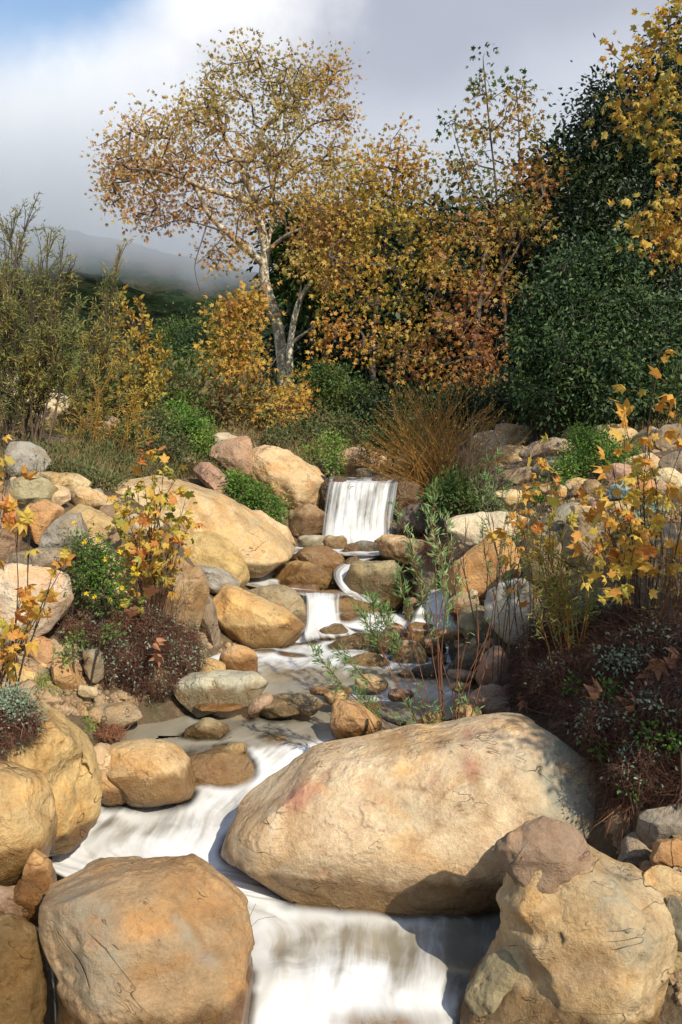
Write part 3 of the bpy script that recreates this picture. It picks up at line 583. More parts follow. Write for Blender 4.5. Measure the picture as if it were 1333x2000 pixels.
R('rock', 'brown rock holding the right edge of the waterfall', 'brown', 15.1, (797,968,58,84,0), sub=4, planes=9, wet=.4, seed=161)
R('rock', 'dark rock in shade right of the waterfall behind the willow shoots', 'dark', 14.4, (815,1020,80,70,0), sub=4, planes=9, wet=.4, seed=162)
R('rock', 'drowned golden rock at the bottom left of the front pool under a white veil', 'gold', 5.32, (585,1990,150,110,10), sub=5, planes=3, wet=1, seed=164)
R('rock', 'drowned tan rock at the bottom right of the front pool under a white veil', 'tan', 5.16, (880,1965,130,80,-10), sub=5, planes=3, wet=1, seed=165)
R('stone', 'dark wet stone splitting the lip of the waterfall, left one', 'brown', 15.12, (664,943,34,22,0), sub=4, planes=6, wet=1, seed=166)
R('stone', 'dark wet stone splitting the lip of the waterfall, right one', 'brown', 15.12, (742,941,30,18,0), sub=4, planes=6, wet=1, seed=167)
R('rock', 'smooth submerged hump in the front pool, white water pouring over it', 'ochre', 5.13, (750,1975,260,90,0), sub=5, planes=3, wet=1, seed=163)
for i, (x, y, Y, wd, hh) in enumerate([(-260, 1640, 5.6, 260, 170), (-230, 1350, 7.2, 190, 130), (-190, 1150, 8.8, 150, 100), (-330, 1220, 8.4, 130, 80), (-140, 1010, 10.8, 130, 70), (-300, 1000, 11, 150, 90), (-420, 1480, 6.4, 170, 110), (-200, 900, 14, 110, 60)]):
    R('boulder', 'tan boulder on the bank just beyond the left picture edge', ['tan', 'ochre', 'dust', 'cream'][i % 4], Y, (x, y, wd, hh, 5 * (i % 3)), sub=4, planes=8, seed=400 + i, group='boulders beyond the left picture edge')
for i, (x, y, Y, wd, hh) in enumerate([(1520, 1500, 5.6, 200, 130), (1480, 1780, 4.9, 180, 130), (1500, 1150, 7.4, 190, 120), (1480, 960, 10.5, 140, 80), (1640, 1300, 6.6, 180, 110)]):
    R('boulder', 'brown boulder on the bank just beyond the right picture edge', ['dust', 'brown', 'tan'][i % 3], Y, (x, y, wd, hh, -5 * (i % 3)), sub=4, planes=8, seed=420 + i, group='boulders beyond the right picture edge')
# small cobbles by type, shared labels inside each kind
CRNG = random.Random(5)
def cobbles(label, group, poly, n, ylo, yhi, tints, size=(10, 24)):
    """loose stones in a patch of the picture; distance runs from ylo at its top to yhi at its bottom"""
    xs = [p[0] for p in poly]; ys = [p[1] for p in poly]; k = 0
    while k < n:
        x, y = CRNG.uniform(min(xs), max(xs)), CRNG.uniform(min(ys), max(ys))
        if not inpoly(np.array([x]), np.array([y]), poly)[0]: continue
        t = (y - min(ys)) / (max(ys) - min(ys)); wd = CRNG.uniform(*size)
        R('cobble', label, CRNG.choice(tints), ('g', ylo + (yhi - ylo) * t), (x, y, wd * CRNG.uniform(1, 1.5), wd, CRNG.uniform(-20, 20)), sub=3, planes=8, seed=300 + len(ROCKS), group=group); k += 1
cobbles('small broken stone in the rubble around the leaf shaped orange rock', 'rubble on the lower left bank', [(0,1260),(100,1300),(180,1350),(150,1372),(40,1366),(0,1350)], 34, 8.4, 7.2, ['orange', 'brown', 'tan', 'dust', 'ochre'], (10, 22))
cobbles('small stone between the tan rocks under the long tilted slab', 'pebbles under the tilted slab', [(400,1240),(440,1255),(500,1278),(430,1300),(400,1290)], 14, 10.1, 9.5, ['tan', 'dust', 'ochre'], (8, 15))
cobbles('small stone lying on the right bank around the blue grey stone', 'cobbles on the right bank top', [(1040,950),(1180,920),(1333,930),(1333,1000),(1120,990),(1040,985)], 26, 12, 10, ['tan', 'brown', 'ochre', 'dust', 'pink'], (12, 24))
cobbles('small stone at the right water edge beside the egg shaped rock', 'stones at the right water edge', [(925,1250),(960,1250),(1010,1330),(1010,1390),(950,1400),(990,1330)], 14, 9.2, 7.8, ['brown', 'dust', 'dark', 'tan'], (12, 22))
cobbles('small stone among the rocks below the waterfall', 'stones below the waterfall', [(600,1045),(660,1050),(740,1055),(700,1095),(650,1070),(580,1070)], 8, 14.0, 13.4, ['brown', 'tan', 'olive'], (10, 18))
cobbles('small stone on the slope under the left weeds', 'stones under the left weeds', [(0,930),(60,930),(260,950),(230,990),(60,1000)], 14, 11.5, 10.6, ['tan', 'dust', 'grey'], (12, 22))
cobbles('small stone in the corner right of the knobby boulder', 'stones in the lower right corner', [(1240,1690),(1333,1690),(1360,1900),(1320,1900),(1270,1760)], 16, 5.3, 4.6, ['brown', 'dust', 'gold'], (14, 28))

# ------------------------------------------------------------------ terrain through the feet of the rocks and hand-set points
GP = [(0,1380,6.5),(60,1330,7.5),(200,1340,7.9),(300,1362,8.25),(100,1230,8.5),(250,1230,8.7),(200,1100,9.3),(60,1060,9.3),(200,1010,10.4),(350,1010,11.6),(380,1260,9.9),
      (-300,1500,6),(-400,1200,8),(-400,950,11),(-300,850,15),(-500,800,22),
      (100,925,12),(250,905,14),(400,905,15.8),(50,870,14),(200,840,18),(350,800,24),(500,850,20),(620,905,18.5),(560,825,26),
      (1000,1340,8.1),(1080,1400,6.9),(1150,1300,7.0),(1240,1560,5.8),(1300,1700,5.1),(1330,1900,4.7),(1330,1350,5.9),(1200,1200,6.9),(1100,1200,8),(1010,1180,9.6),(1300,1130,7.2),(1200,1020,9.2),
      (1000,1010,12),(900,945,14.6),(1000,900,15.5),(1250,890,13.5),(1200,840,17.5),(1000,840,19.5),(1450,1350,5.6),(1500,1050,7.5),(1600,850,13),(1700,800,20),
      (760,880,21),(800,830,28),(1000,800,28),(100,800,23),(-200,790,30),(1300,790,26),(700,800,34),(400,780,36),(1100,785,38),(0,790,40),(1500,780,40)]
BED = [(650,945,18,.3),(720,945,16,.35),(790,945,17,.3),(700,1062,14.9,.3),(640,1070,14.6,.25),(760,1070,14.6,.3),(700,1085,13.6,.3),(600,1110,12.9,.35),(760,1110,13.2,.35),(520,1128,12.0,.35),(640,1150,12.1,.3),
       (640,1228,11.3,.25),(720,1215,11.2,.2),(850,1215,10.9,.3),(860,1245,10.3,.3),(760,1250,10.5,.3),(580,1285,10.1,.3),(700,1325,9.0,.4),(850,1325,9.0,.35),(450,1345,8.5,.3),(560,1345,8.5,.4),
       (600,1410,7.9,.4),(400,1420,7.8,.4),(260,1420,7.7,.35),(270,1397,7.95,.35),(340,1397,7.95,.4),(500,1440,7.6,.4),(700,1400,7.9,.4),(800,1385,8.0,.3),
       (300,1560,7.0,.5),(450,1560,7.0,.5),(250,1640,6.5,.5),(420,1690,6.2,.5),(150,1670,6.2,.4),(120,1610,6.6,.4),(190,1550,7.0,.4),(70,1690,6.1,.4),(600,1760,5.8,.5),(800,1780,5.7,.5),(950,1800,5.5,.5),(600,1850,5.35,.5),(800,1850,5.35,.5),(950,1900,5.1,.5),
       (600,1980,5.1,.6),(850,1990,5.0,.6),(700,2100,4.6,.8),(500,2100,4.6,.8),(1000,2100,4.6,.6)]
ctrl = [P(*g) for g in GP] + [P(a, b, c) - np.array([0, 0, d]) for a, b, c, d in BED]
for kind, lab, tint, Y, sh, kw in ROCKS:
    if kind == 'cobble': continue
    if len(sh) == 5 and not isinstance(sh[0], tuple): cxp, by, hh = sh[0], sh[1] + sh[3] * .5, sh[3]
    else: a = np.array(sh); cxp, by, hh = a[:, 0].mean(), a[:, 1].max(), np.ptp(a[:, 1])
    q = P(cxp, by - .18 * hh, Y); q[2] -= .28 if kw.get('wet', 0) >= .1 else .02
    ctrl.append(q)
for x, y, z in [(-4,0,2.2),(4,0,2.2),(0,0,-.6),(0,3,-.4),(1.5,3.4,-.3),(-1,3.4,-.3),(0,-8,-.9),(-7,2,2.3),(7,2,2.8),(-9,-8,3),(9,-8,3),(-3,4,.8),(3.4,4,.9),(-12,8,3.6),(12,8,3.8),(14,20,4.6),(-16,20,4.4)]:
    ctrl.append(np.array([x, y, z], float))
ctrl = np.array(ctrl)
def _U(r2): return r2 * np.log(r2 + 1e-9)
_n = len(ctrl); _K = _U(((ctrl[:, None, :2] - ctrl[None, :, :2]) ** 2).sum(-1)) + np.eye(_n) * .35
_A = np.zeros((_n + 3, _n + 3)); _A[:_n, :_n] = _K; _A[:_n, _n] = 1; _A[:_n, _n + 1:] = ctrl[:, :2]; _A[_n:, :_n] = _A[:_n, _n:].T
_w = np.linalg.solve(_A, np.concatenate([ctrl[:, 2], [0, 0, 0]]))
def ground_z(x, y):
    x = np.asarray(x, float); y = np.asarray(y, float); sh = x.shape; x = x.ravel(); y = y.ravel(); out = np.empty(len(x))
    for s in range(0, len(x), 20000):
        X = x[s:s + 20000]; Yy = y[s:s + 20000]
        k = _U((X[:, None] - ctrl[None, :, 0]) ** 2 + (Yy[:, None] - ctrl[None, :, 1]) ** 2)
        out[s:s + 20000] = k @ _w[:_n] + _w[_n] + X * _w[_n + 1] + Yy * _w[_n + 2]
    d = np.sqrt((x * 1.6) ** 2 + (y - 14) ** 2); t = np.clip((d - 18) / 16, 0, 1); t = t * t * (3 - 2 * t)
    far = 4.6 + np.clip(np.sqrt(x * x + y * y) - 35, 0, 400) * .012
    near = np.clip(out, -1.2, 6.0)
    z = near * (1 - t) + far * t
    pp = np.stack([x, y, np.zeros_like(x)], -1)
    z = z + fbm(pp * 1.3, 4, 5) * .05 + fbm(pp * 6, 2, 9) * .015
    return z.reshape(sh)
u = np.linspace(-6, 6, 380); gx = 4 * np.sinh(u); v = np.linspace(0, 5.2, 640); gy = -7 + 6 * (np.exp(v) - 1)
GX, GY = np.meshgrid(gx, gy); GZ = ground_z(GX, GY)
nv, nu = GX.shape; I = np.arange(nv * nu).reshape(nv, nu)
mesh('ground', np.stack([GX, GY, GZ], -1).reshape(-1, 3), np.stack([I[:-1, :-1], I[:-1, 1:], I[1:, 1:], I[1:, :-1]], -1).reshape(-1, 4), M_GROUND)['kind'] = 'structure'
def ground_hit(px, py, y0=4.0, y1=60.0):
    """where the ray of these pixels meets the terrain (vectorised)"""
    px = np.atleast_1d(np.asarray(px, float)); py = np.atleast_1d(np.asarray(py, float))
    d = np.stack([(px - CX) / F, CP + (CY - py) / F * SP, (CY - py) / F * CP - SP], -1); d = d / d[:, 1:2]
    best = np.full(len(px), np.nan); Ys = np.exp(np.linspace(math.log(y0), math.log(y1), 90)); prev = None
    for Yk in Ys:
        diff = EYE + d[:, 2] * Yk - ground_z(d[:, 0] * Yk, np.full(len(px), Yk))
        if prev is not None:
            hit = np.isnan(best) & (diff <= 0) & (prev[1] > 0)
            tt = prev[1] / (prev[1] - diff + 1e-12); best[hit] = (prev[0] + (Yk - prev[0]) * tt)[hit]
        prev = (Yk, diff)
    p = d * best[:, None]; p[:, 2] += EYE
    return p[~np.isnan(best)]

_ico = {}
def ico(sub):
    if sub not in _ico:
        bm = bmesh.new(); bmesh.ops.create_icosphere(bm, subdivisions=sub, radius=1)
        _ico[sub] = (np.array([v.co[:] for v in bm.verts]), np.array([[v.index for v in f.verts] for f in bm.faces])); bm.free()
    return _ico[sub]
def make_rock(kind, label, tint, Y, shape, kw):
    seed = kw.get('seed', 1); rng = np.random.RandomState(seed); sub = min(6, kw.get('sub', 4) + (1 if kw.get('sub', 4) in (4, 3) else 0))
    if len(shape) == 5 and not isinstance(shape[0], tuple):
        cx, cyy, ww, hh, rot = shape; g_ = 1.0 if kind == 'cobble' or kw.get('wet') else 1.1; ww *= g_; hh *= g_; th = np.linspace(0, 2 * np.pi, 28, endpoint=False)
        k = 2.0 + rng.rand() * 1.0; c, s = np.cos(th), np.sin(th)
        r = (np.abs(c) ** k + np.abs(s) ** k) ** (-1 / k) * (1 + .07 * np.sin(2 * th + rng.rand() * 6) + .05 * np.sin(3 * th + rng.rand() * 6) + .03 * np.sin(5 * th + rng.rand() * 6))
        x, y = c * r * ww / 2, s * r * hh / 2; a = -rad(rot)
        pts = np.stack([cx + x * math.cos(a) + y * math.sin(a), cyy - x * math.sin(a) + y * math.cos(a)], -1)
        if rot > 0: pts = np.stack([cx + x * math.cos(a) - y * math.sin(a) * -1, cyy + x * math.sin(-a) + y * math.cos(a)], -1)
    else: pts = np.array(shape, float)
    dense = catmull(pts, 160, True)
    lo, hi = dense.min(0), dense.max(0); cxp, cyp = (lo + hi) / 2
    if isinstance(Y, tuple):
        gh = ground_hit(cxp, cyp, 3.5, 40); Y = float(gh[0][1]) if len(gh) and abs(gh[0][1] - Y[1]) < 2.0 else Y[1]
    C = P(cxp, cyp, Y); m = Y / F * 1.02                       # metres per pixel
    dx, dz = (dense[:, 0] - cxp) * m, -(dense[:, 1] - cyp) * m
    w2, h2 = (hi - lo) / 2 * m
    d = ray(cxp, cyp); sa = abs(d[2]) / np.linalg.norm(d); ca = math.sqrt(1 - sa * sa)
    b = kw.get('depth', .75) * math.sqrt(w2 * max(h2, .55 * w2)); b = min(b, .88 * h2 / max(sa, .05))
    kz = math.sqrt(max(.15, 1 - (b * sa / h2) ** 2)) / ca
    ang = np.arctan2(dz, dx); rr = np.hypot(dx, dz); o = np.argsort(ang); ang, rr = ang[o], rr[o]
    S, faces = ico(sub)
    t = np.arctan2(S[:, 2], S[:, 0]); s = np.sqrt(S[:, 0] ** 2 + S[:, 2] ** 2)
    ri = np.interp(t, np.concatenate([ang - 2 * np.pi, ang, ang + 2 * np.pi]), np.tile(rr, 3)); s = s ** kw.get('box', .80)
    V = np.stack([ri * s * np.cos(t), b * np.sign(S[:, 1]) * np.abs(S[:, 1]) ** .9, ri * s * np.sin(t) * kz], -1)
    size = min(w2, h2)
    # broad warps, broken facets, then finer relief
    V = V * (1 + .05 * fbm(S * 1.6 + seed, 2, seed)[:, None])
    for i in range(kw.get('planes', 6)):
        n = rng.normal(size=3); n[1] -= .5; n /= np.linalg.norm(n)
        dd = V @ n; lim = dd.max() * (rng.uniform(.60, .88) if kw.get('planes', 6) > 6 else rng.uniform(.72, .93)); ex = np.maximum(dd - lim, 0)
        V = V - n * (ex * (.96 if kw.get('planes', 6) > 6 else .6))[:, None]
    for i in range(kw.get('planes', 6) * 2):      # smaller spalled faces
        n = rng.normal(size=3); n[1] -= .4; n /= np.linalg.norm(n); dd = V @ n; lim = dd.max() * rng.uniform(.84, .96); V = V - n * (np.maximum(dd - lim, 0) * .97)[:, None]
    V[:, 0] *= 2 * w2 / np.ptp(V[:, 0]); V[:, 2] *= 2 * h2 * kz / np.ptp(V[:, 2])
    rg = kw.get('rough', .9); nn = S / np.linalg.norm(S, axis=1, keepdims=True)
    q = V / max(size, .05)
    ridg = 1 - np.abs(fbm(q * 1.3 + seed * 3.1, 4, seed + 7))
    hq = fbm(q * .8 + seed * 1.7, 4, seed + 21) * 2.4; fr = hq - np.floor(hq); sf = np.clip((fr - .44) / .12, 0, 1)      # scaled layers of the weathered skin
    V = V + nn * ((np.floor(hq) + sf * sf * (3 - 2 * sf)) * .022 * size * kw.get('layer', 1.0))[:, None]
    V = V + nn * ((fbm(q * 1.1 + seed, 5, seed) * .055 + (ridg - .6) * .075 * rg) * size * rg)[:, None]
    for _ in range(3):          # the finished stone keeps the width and height it was measured with
        qx, qy = project(V + C); ex = (hi[0] - lo[0]) / np.ptp(qx); ey = (hi[1] - lo[1]) / np.ptp(qy)
        V[:, 0] *= ex; V[:, 2] = V[:, 2] * (1 + (ey - 1) * 1.1)
        qx, qy = project(V + C); V[:, 0] += ((lo[0] + hi[0]) / 2 - (qx.min() + qx.max()) / 2) * m; V[:, 2] -= ((lo[1] + hi[1]) / 2 - (qy.min() + qy.max()) / 2) * m
    V[:, 2] = np.where(V[:, 2] < 0, V[:, 2] * (1.32 if kw.get('wet') and C[1] < 9.5 else 1.08), V[:, 2])      # and goes on into the water or the soil it stands in
    wv = V + C
    if kw.get('cap'):       # the dark knob on the upper left shoulder with a deep crack under it
        gpx, gpy = project(wv); kx, ky = P(1062, 1680, Y)[0] - C[0], P(1062, 1680, Y)[2] - C[2]
        e = fbm(q * 3 + 5, 4, 31); V[:, 0] += np.exp(-((V[:, 2] - ky + .27) / .05) ** 2) * .05 * (V[:, 0] < kx); 
    if kw.get('hollows'):
        for hx, hy, r0 in ((118, 1527, .075), (152, 1528, .095)):
            q0 = P(hx, hy, Y - b * .75); near = np.linalg.norm((V + C - q0)[:, [0, 2]], axis=1); f = np.exp(-(near / r0) ** 2) * (V[:, 1] < 0); V[:, 1] += f * .12
    va = None
    if kw.get('stains'):
        gx_, gy_ = project(V + C); st = np.zeros((len(V), 3)); wb = fbm(q * 4, 3, 91) * 14
        for ch_, pl, wd_, amt in kw['stains']:
            dmin = np.full(len(V), 1e9)
            for (x1, y1), (x2, y2) in zip(pl[:-1], pl[1:]):
                tt_ = np.clip(((gx_ - x1) * (x2 - x1) + (gy_ - y1) * (y2 - y1)) / ((x2 - x1) ** 2 + (y2 - y1) ** 2), 0, 1); dmin = np.minimum(dmin, np.hypot(gx_ - x1 - tt_ * (x2 - x1), gy_ - y1 - tt_ * (y2 - y1)))
            st[:, ch_] = np.maximum(st[:, ch_], np.clip(1.4 - (dmin + wb * min(1, wd_ / 20)) / wd_, 0, 1) * amt * (V[:, 1] < b * .3))
        va = {'mineral': st}
    ob = mesh(kind, V, faces, M_ROCK, vattrs=va)
    ob.location = tuple(C)
    ob['label'] = label; ob['category'] = kind
    if kw.get('group'): ob['group'] = kw['group']
    tn = np.array(TINT[tint]) * rng.uniform(.9, 1.08) * (1 + rng.normal(size=3) * .025); ob.color = (*[float(min(c, .8)) for c in tn], 1)
    ob['wet_z'] = float(C[2] + V[:, 2].min() + kw['wet'] * np.ptp(V[:, 2])) if kw.get('wet') else -50.0
    return ob, C, b
def rock_part(name, parent, tint, Y, outline, seed, label, depth=.6, planes=12, rough=1.8):
    o, C, b = make_rock(name, label, tint, Y, outline, dict(sub=5, planes=planes, rough=rough, seed=seed, depth=depth))
    del o['category']; o.parent = parent; o.location = o.location - parent.location; return o
for rk in ROCKS:
    o, C, b = make_rock(rk[0], rk[1], rk[2], rk[3], rk[4], rk[5])
    if rk[5].get('cap'):
        rock_part('cap', o, 'umber', 4.79, [(958,1728),(968,1684),(1003,1645),(1022,1606),(1065,1592),(1105,1606),(1140,1645),(1162,1700),(1155,1735),(1120,1755),(1075,1768),(1045,1775),(1010,1770),(980,1760),(964,1745)], 55, 'dark purplish cracked cap on the upper left shoulder', .44, 12, 1.5)
        rock_part('ledge', o, 'olive', 4.82, [(908,1930),(925,1895),(965,1870),(1010,1855),(1060,1870),(1090,1920),(1070,1975),(1000,2010),(930,1990)], 61, 'wet brown ledge at its foot in the foam', .6, 10, 1.4)
# ------------------------------------------------------------------ the stream
def loft(name, secs, mat, nu=60, per=18, amp=.02, seed=0, label=None, fold=0.0, lump=.0):
    """secs: (left point, right point, foam left, foam right)"""
    L = np.array([s[0] for s in secs]); Rr = np.array([s[1] for s in secs]); f0 = np.array([[s[2], s[3]] for s in secs])
    n = (len(secs) - 1) * per + 1; L, Rr = catmull(L, n), catmull(Rr, n); ff = np.clip(catmull(f0, n), 0, 1.2)
    t = np.linspace(0, 1, nu); V = L[:, None] * (1 - t)[None, :, None] + Rr[:, None] * t[None, :, None]
    foam = (ff[:, :1] * (1 - t)[None] + ff[:, 1:] * t[None]) * (.86 if mat is M_WATER else 1)
    mid = V[:, nu // 2]; s = np.concatenate([[0], np.cumsum(np.linalg.norm(np.diff(mid, axis=0), axis=1))]); wd = np.linalg.norm(Rr - L, axis=1)
    wavg = wd.mean(); U = (t[None] - .5) * (wd[:, None] * .5 + wavg * .5); FL = np.stack([U, np.repeat(s[:, None], nu, 1), np.zeros_like(U)], -1)
    d = fbm(V * [1.6, 1.6, 1] + seed, 4, seed + 3) if mat is M_WATER else fbm(FL * [2.4, .5, 1] + seed, 3, seed + 3)
    V[..., 2] += d * amp * (.35 + foam) * (1 if mat is M_WATER else .25)
    if mat is M_FALL: V[..., 1] -= np.abs(d) * amp + .10 * np.sin(np.pi * t)[None] * fold
    if lump: V[..., 2] += lump * (np.clip(fbm(FL * [2.2, 1.1, 1] + seed + 9, 3, seed + 11), -1, 1) * foam + .5 * fbm(FL * [5, 2.0, 1] + seed, 2, seed + 15) * foam)
    edge = np.minimum(np.minimum(t, 1 - t)[None] * wd[:, None] / (.10 if mat is M_WATER else .15 + .25 * (wavg > 1)), 1.0) * np.ones((n, 1))
    endf = np.minimum(np.linspace(0, 1, n) * s[-1] / .10, 1); endb = np.minimum((1 - np.linspace(0, 1, n)) * s[-1] / .16, 1)
    if mat is M_FALL: edge = edge * np.maximum(endf, .0)[:, None] * endb[:, None]
    I = np.arange(n * nu).reshape(n, nu)
    o = mesh(name, V.reshape(-1, 3), np.stack([I[:-1, :-1], I[:-1, 1:], I[1:, 1:], I[1:, :-1]], -1).reshape(-1, 4), mat,
             attrs={'foam': foam.ravel(), 'cover': edge.ravel()}, vattrs={'flow': FL.reshape(-1, 3) + seed * 3.7})
    o['kind'] = 'structure'; return o
w = Wz
loft('stream_water', [
 (w(520, 1205, -2.76), w(960, 1205, -2.76), .7, .7), (w(510, 1225, -2.80), w(950, 1225, -2.80), .95, .95), (w(480, 1250, -2.82), w(960, 1250, -2.82), .85, .8), (w(420, 1285, -2.83), w(970, 1285, -2.83), .85, .62),
 (w(330, 1310, -2.84), w(970, 1310, -2.84), .5, .38), (w(300, 1335, -2.86), w(960, 1332, -2.86), .22, .12), (w(250, 1355, -2.91), w(950, 1352, -2.90), .42, .52), (w(160, 1378, -2.935), w(940, 1375, -2.93), .42, .28),
 (w(150, 1410, -2.95), w(880, 1405, -2.95), .12, .20), (w(160, 1440, -2.96), w(760, 1432, -2.96), .06, .20), (w(175, 1458, -2.985), w(680, 1446, -2.97), .08, .35),
 (w(185, 1480, -3.03), w(640, 1460, -3.0), .25, .65), (w(150, 1535, -3.25), w(560, 1515, -3.16), .8, .6), (w(110, 1560, -3.30), w(520, 1560, -3.25), 1.0, .65), (w(60, 1600, -3.35), w(480, 1625, -3.35), .85, .62),
 (w(-10, 1655, -3.40), w(500, 1690, -3.43), .95, 1.0), (w(150, 1720, -3.44), w(700, 1700, -3.46), 1.1, 1.05), (w(330, 1765, -3.49), w(930, 1730, -3.49), 1.1, .60), (w(420, 1810, -3.53), w(1030, 1770, -3.53), 1.1, .16),
 (w(440, 1860, -3.58), w(1030, 1840, -3.57), .95, .12), (w(455, 1905, -3.61), w(1000, 1895, -3.59), 1.0, .25), (w(455, 1955, -3.68), w(980, 1950, -3.64), .95, .45), (w(440, 2010, -3.77), w(1010, 2000, -3.73), .9, .6), (w(380, 2120, -3.95), w(1100, 2120, -3.92), .8, .7), (w(300, 2400, -4.2), w(1200, 2400, -4.2), .6, .6)],
 M_WATER, nu=240, per=16, amp=.02, seed=2, lump=.055)
loft('upper_stream_water', [(P(600, 912, 24), P(800, 912, 24), .1, .1), (P(635, 926, 18), P(800, 926, 18), .3, .3), (P(640, 934, 15.9), P(796, 934, 15.9), .5, .5), (P(638, 938, 15.3), P(790, 937, 15.3), .9, .9)], M_WATER, nu=60, per=10, seed=5)
loft('waterfall', [(P(634, 936, 15.5), P(796, 936, 15.5), .85, .7), (P(634, 939, 15.15), P(792, 939, 15.15), .95, .75), (P(632, 948, 14.98), P(786, 948, 14.98), .9, .75), (P(628, 975, 14.86), P(782, 975, 14.86), .85, .8), (P(624, 1010, 14.75), P(776, 1010, 14.75), .85, .75),
  (P(620, 1045, 14.6), P(776, 1045, 14.6), .95, .9), (P(618, 1066, 14.35), P(780, 1066, 14.35), 1.0, 1.0), (P(612, 1080, 14.0), P(790, 1080, 14.0), 1, 1)], M_FALL, nu=110, per=12, amp=.08, seed=7, fold=1)
loft('wet_ledge', [(P(628, 941, 15.35), P(790, 941, 15.35), .2, .2), (P(628, 960, 15.3), P(785, 960, 15.3), .2, .2), (P(622, 1066, 15.0), P(780, 1066, 15.0), .2, .2)], M_LEDGE, nu=40, per=14, amp=.4, seed=8)
def tw(px, py, Y, z=None): return P(px, py, Y)
loft('plunge_pool_water', [(P(590, 1050, 15.0), P(800, 1050, 15.0), 1, 1), (P(585, 1064, 14.3), P(805, 1064, 14.3), 1, .95), (P(560, 1076, 13.4), P(840, 1078, 13.4), .5, .6), (P(520, 1084, 12.95), P(800, 1086, 12.95), .2, .6)], M_WATER, nu=90, per=10, amp=.02, seed=9)
loft('chute', [(P(690, 1074, 13.6), P(745, 1074, 13.6), 1, 1), (P(690, 1086, 13.2), P(740, 1086, 13.1), 1, 1), (P(672, 1096, 12.75), P(716, 1098, 12.6), 1, 1), (P(655, 1108, 12.35), P(696, 1112, 12.3), 1, 1), (P(650, 1122, 12.1), P(692, 1126, 12.1), 1, 1), (P(656, 1140, 11.9), P(706, 1144, 11.9), 1, 1), (P(668, 1158, 11.75), P(735, 1160, 11.8), .8, .7), (P(690, 1172, 11.6), P(760, 1182, 11.6), .8, .6)], M_FALL, nu=36, per=12, amp=.05, seed=11)
loft('side_fall', [(P(530, 1070, 13.2), P(576, 1070, 13.2), .25, .25), (P(531, 1075, 12.85), P(574, 1075, 12.85), .5, .4), (P(531, 1085, 12.72), P(572, 1085, 12.72), .6, .45), (P(530, 1104, 12.65), P(568, 1104, 12.65), .6, .5), (P(526, 1122, 12.5), P(566, 1120, 12.5), .95, .8), (P(518, 1134, 12.1), P(560, 1132, 12.1), .9, .9)], M_FALL, nu=40, per=12, amp=.03, seed=13)
loft('side_pool_water', [(P(470, 1112, 12.8), P(560, 1112, 12.8), .9, 1.), (P(466, 1124, 12.3), P(556, 1124, 12.3), .75, 1.), (P(470, 1142, 11.7), P(560, 1146, 11.7), .6, .6), (P(560, 1156, 11.65), P(690, 1158, 11.65), .2, .3), (P(585, 1164, 11.45), P(672, 1164, 11.45), .4, .5)], M_WATER, nu=50, per=10, seed=15)
loft('middle_fall', [(P(582, 1156, 11.8), P(676, 1156, 11.8), .6, .6), (P(588, 1161, 11.45), P(672, 1162, 11.45), .9, .8), (P(592, 1172, 11.22), P(668, 1174, 11.22), .98, .8), (P(593, 1195, 11.12), P(668, 1195, 11.1), 1, .9), (P(592, 1215, 11.0), P(672, 1215, 11.0), 1, 1), (P(588, 1232, 10.85), P(690, 1228, 11.0), 1, 1), (P(580, 1256, 10.6), P(720, 1240, 10.7), .8, .7)], M_FALL, nu=60, per=12, amp=.05, seed=17)
loft('cross_current', [(P(640, 1195, 11.5), P(650, 1222, 11.2), .9, .9), (P(690, 1190, 11.35), P(700, 1232, 11.0), .85, .9), (P(750, 1192, 11.3), P(750, 1236, 10.9), .75, .85), (P(810, 1200, 11.1), P(800, 1236, 10.8), .8, .9)], M_WATER, nu=30, per=12, seed=18)
loft('right_fall', [(P(838, 1150, 11.5), P(888, 1150, 11.4), .8, .7), (P(832, 1160, 11.1), P(888, 1162, 11.0), .95, .85), (P(818, 1176, 10.9), P(890, 1178, 10.8), .95, .85), (P(802, 1196, 10.75), P(892, 1198, 10.65), .98, .9), (P(796, 1214, 10.75), P(896, 1214, 10.7), 1, .95), (P(790, 1236, 10.4), P(915, 1232, 10.4), .9, .9)], M_FALL, nu=60, per=12, amp=.05, seed=19)
loft('left_trickle', [(P(-60, 1740, 5.75), P(-20, 1745, 5.7), .8, .8), (P(0, 1722, 5.7), P(20, 1738, 5.6), .8, .8), (P(60, 1680, 6.0), P(110, 1700, 5.9), .9, .9)], M_WATER, nu=20, per=12, seed=21)
loft('thin_trickle', [(P(66, 1800, 5.1), P(100, 1800, 5.1), .8, .8), (P(80, 1850, 4.78), P(112, 1850, 4.78), .9, .8), (P(88, 1900, 4.74), P(118, 1900, 4.74), .9, .8), (P(94, 1960, 4.70), P(122, 1960, 4.70), .9, .8), (P(92, 2050, 4.62), P(126, 2050, 4.62), .9, .8)], M_FALL, nu=24, per=12, seed=23)
def film(start, foam):
    """a thin sheet of water running over one stone"""
    o = [q for q in COL.objects if q.get('label', '').startswith(start)][0]; n = len(o.data.vertices); V = np.empty(n * 3, np.float32); o.data.vertices.foreach_get('co', V); V = V.reshape(-1, 3).astype(float)
    F_ = np.empty(len(o.data.polygons) * 3, np.int32); o.data.polygons.foreach_get('vertices', F_); w2 = np.abs(V[:, 0]).max(); zz = (V[:, 2] - V[:, 2].min()) / np.ptp(V[:, 2])
    Vn = V * 1.015 + norm_(V) * .012 + np.array(o.location)
    m = mesh('sheet_of_water', Vn, F_.reshape(-1, 3), M_FALL, attrs={'foam': foam + .6 * np.clip(.45 - zz, 0, .45), 'cover': np.clip((w2 * .98 - np.abs(V[:, 0])) / .12, 0, 1)}, vattrs={'flow': np.stack([V[:, 0], -V[:, 2] + V[:, 1], 0 * zz], -1)}); m['kind'] = 'structure'
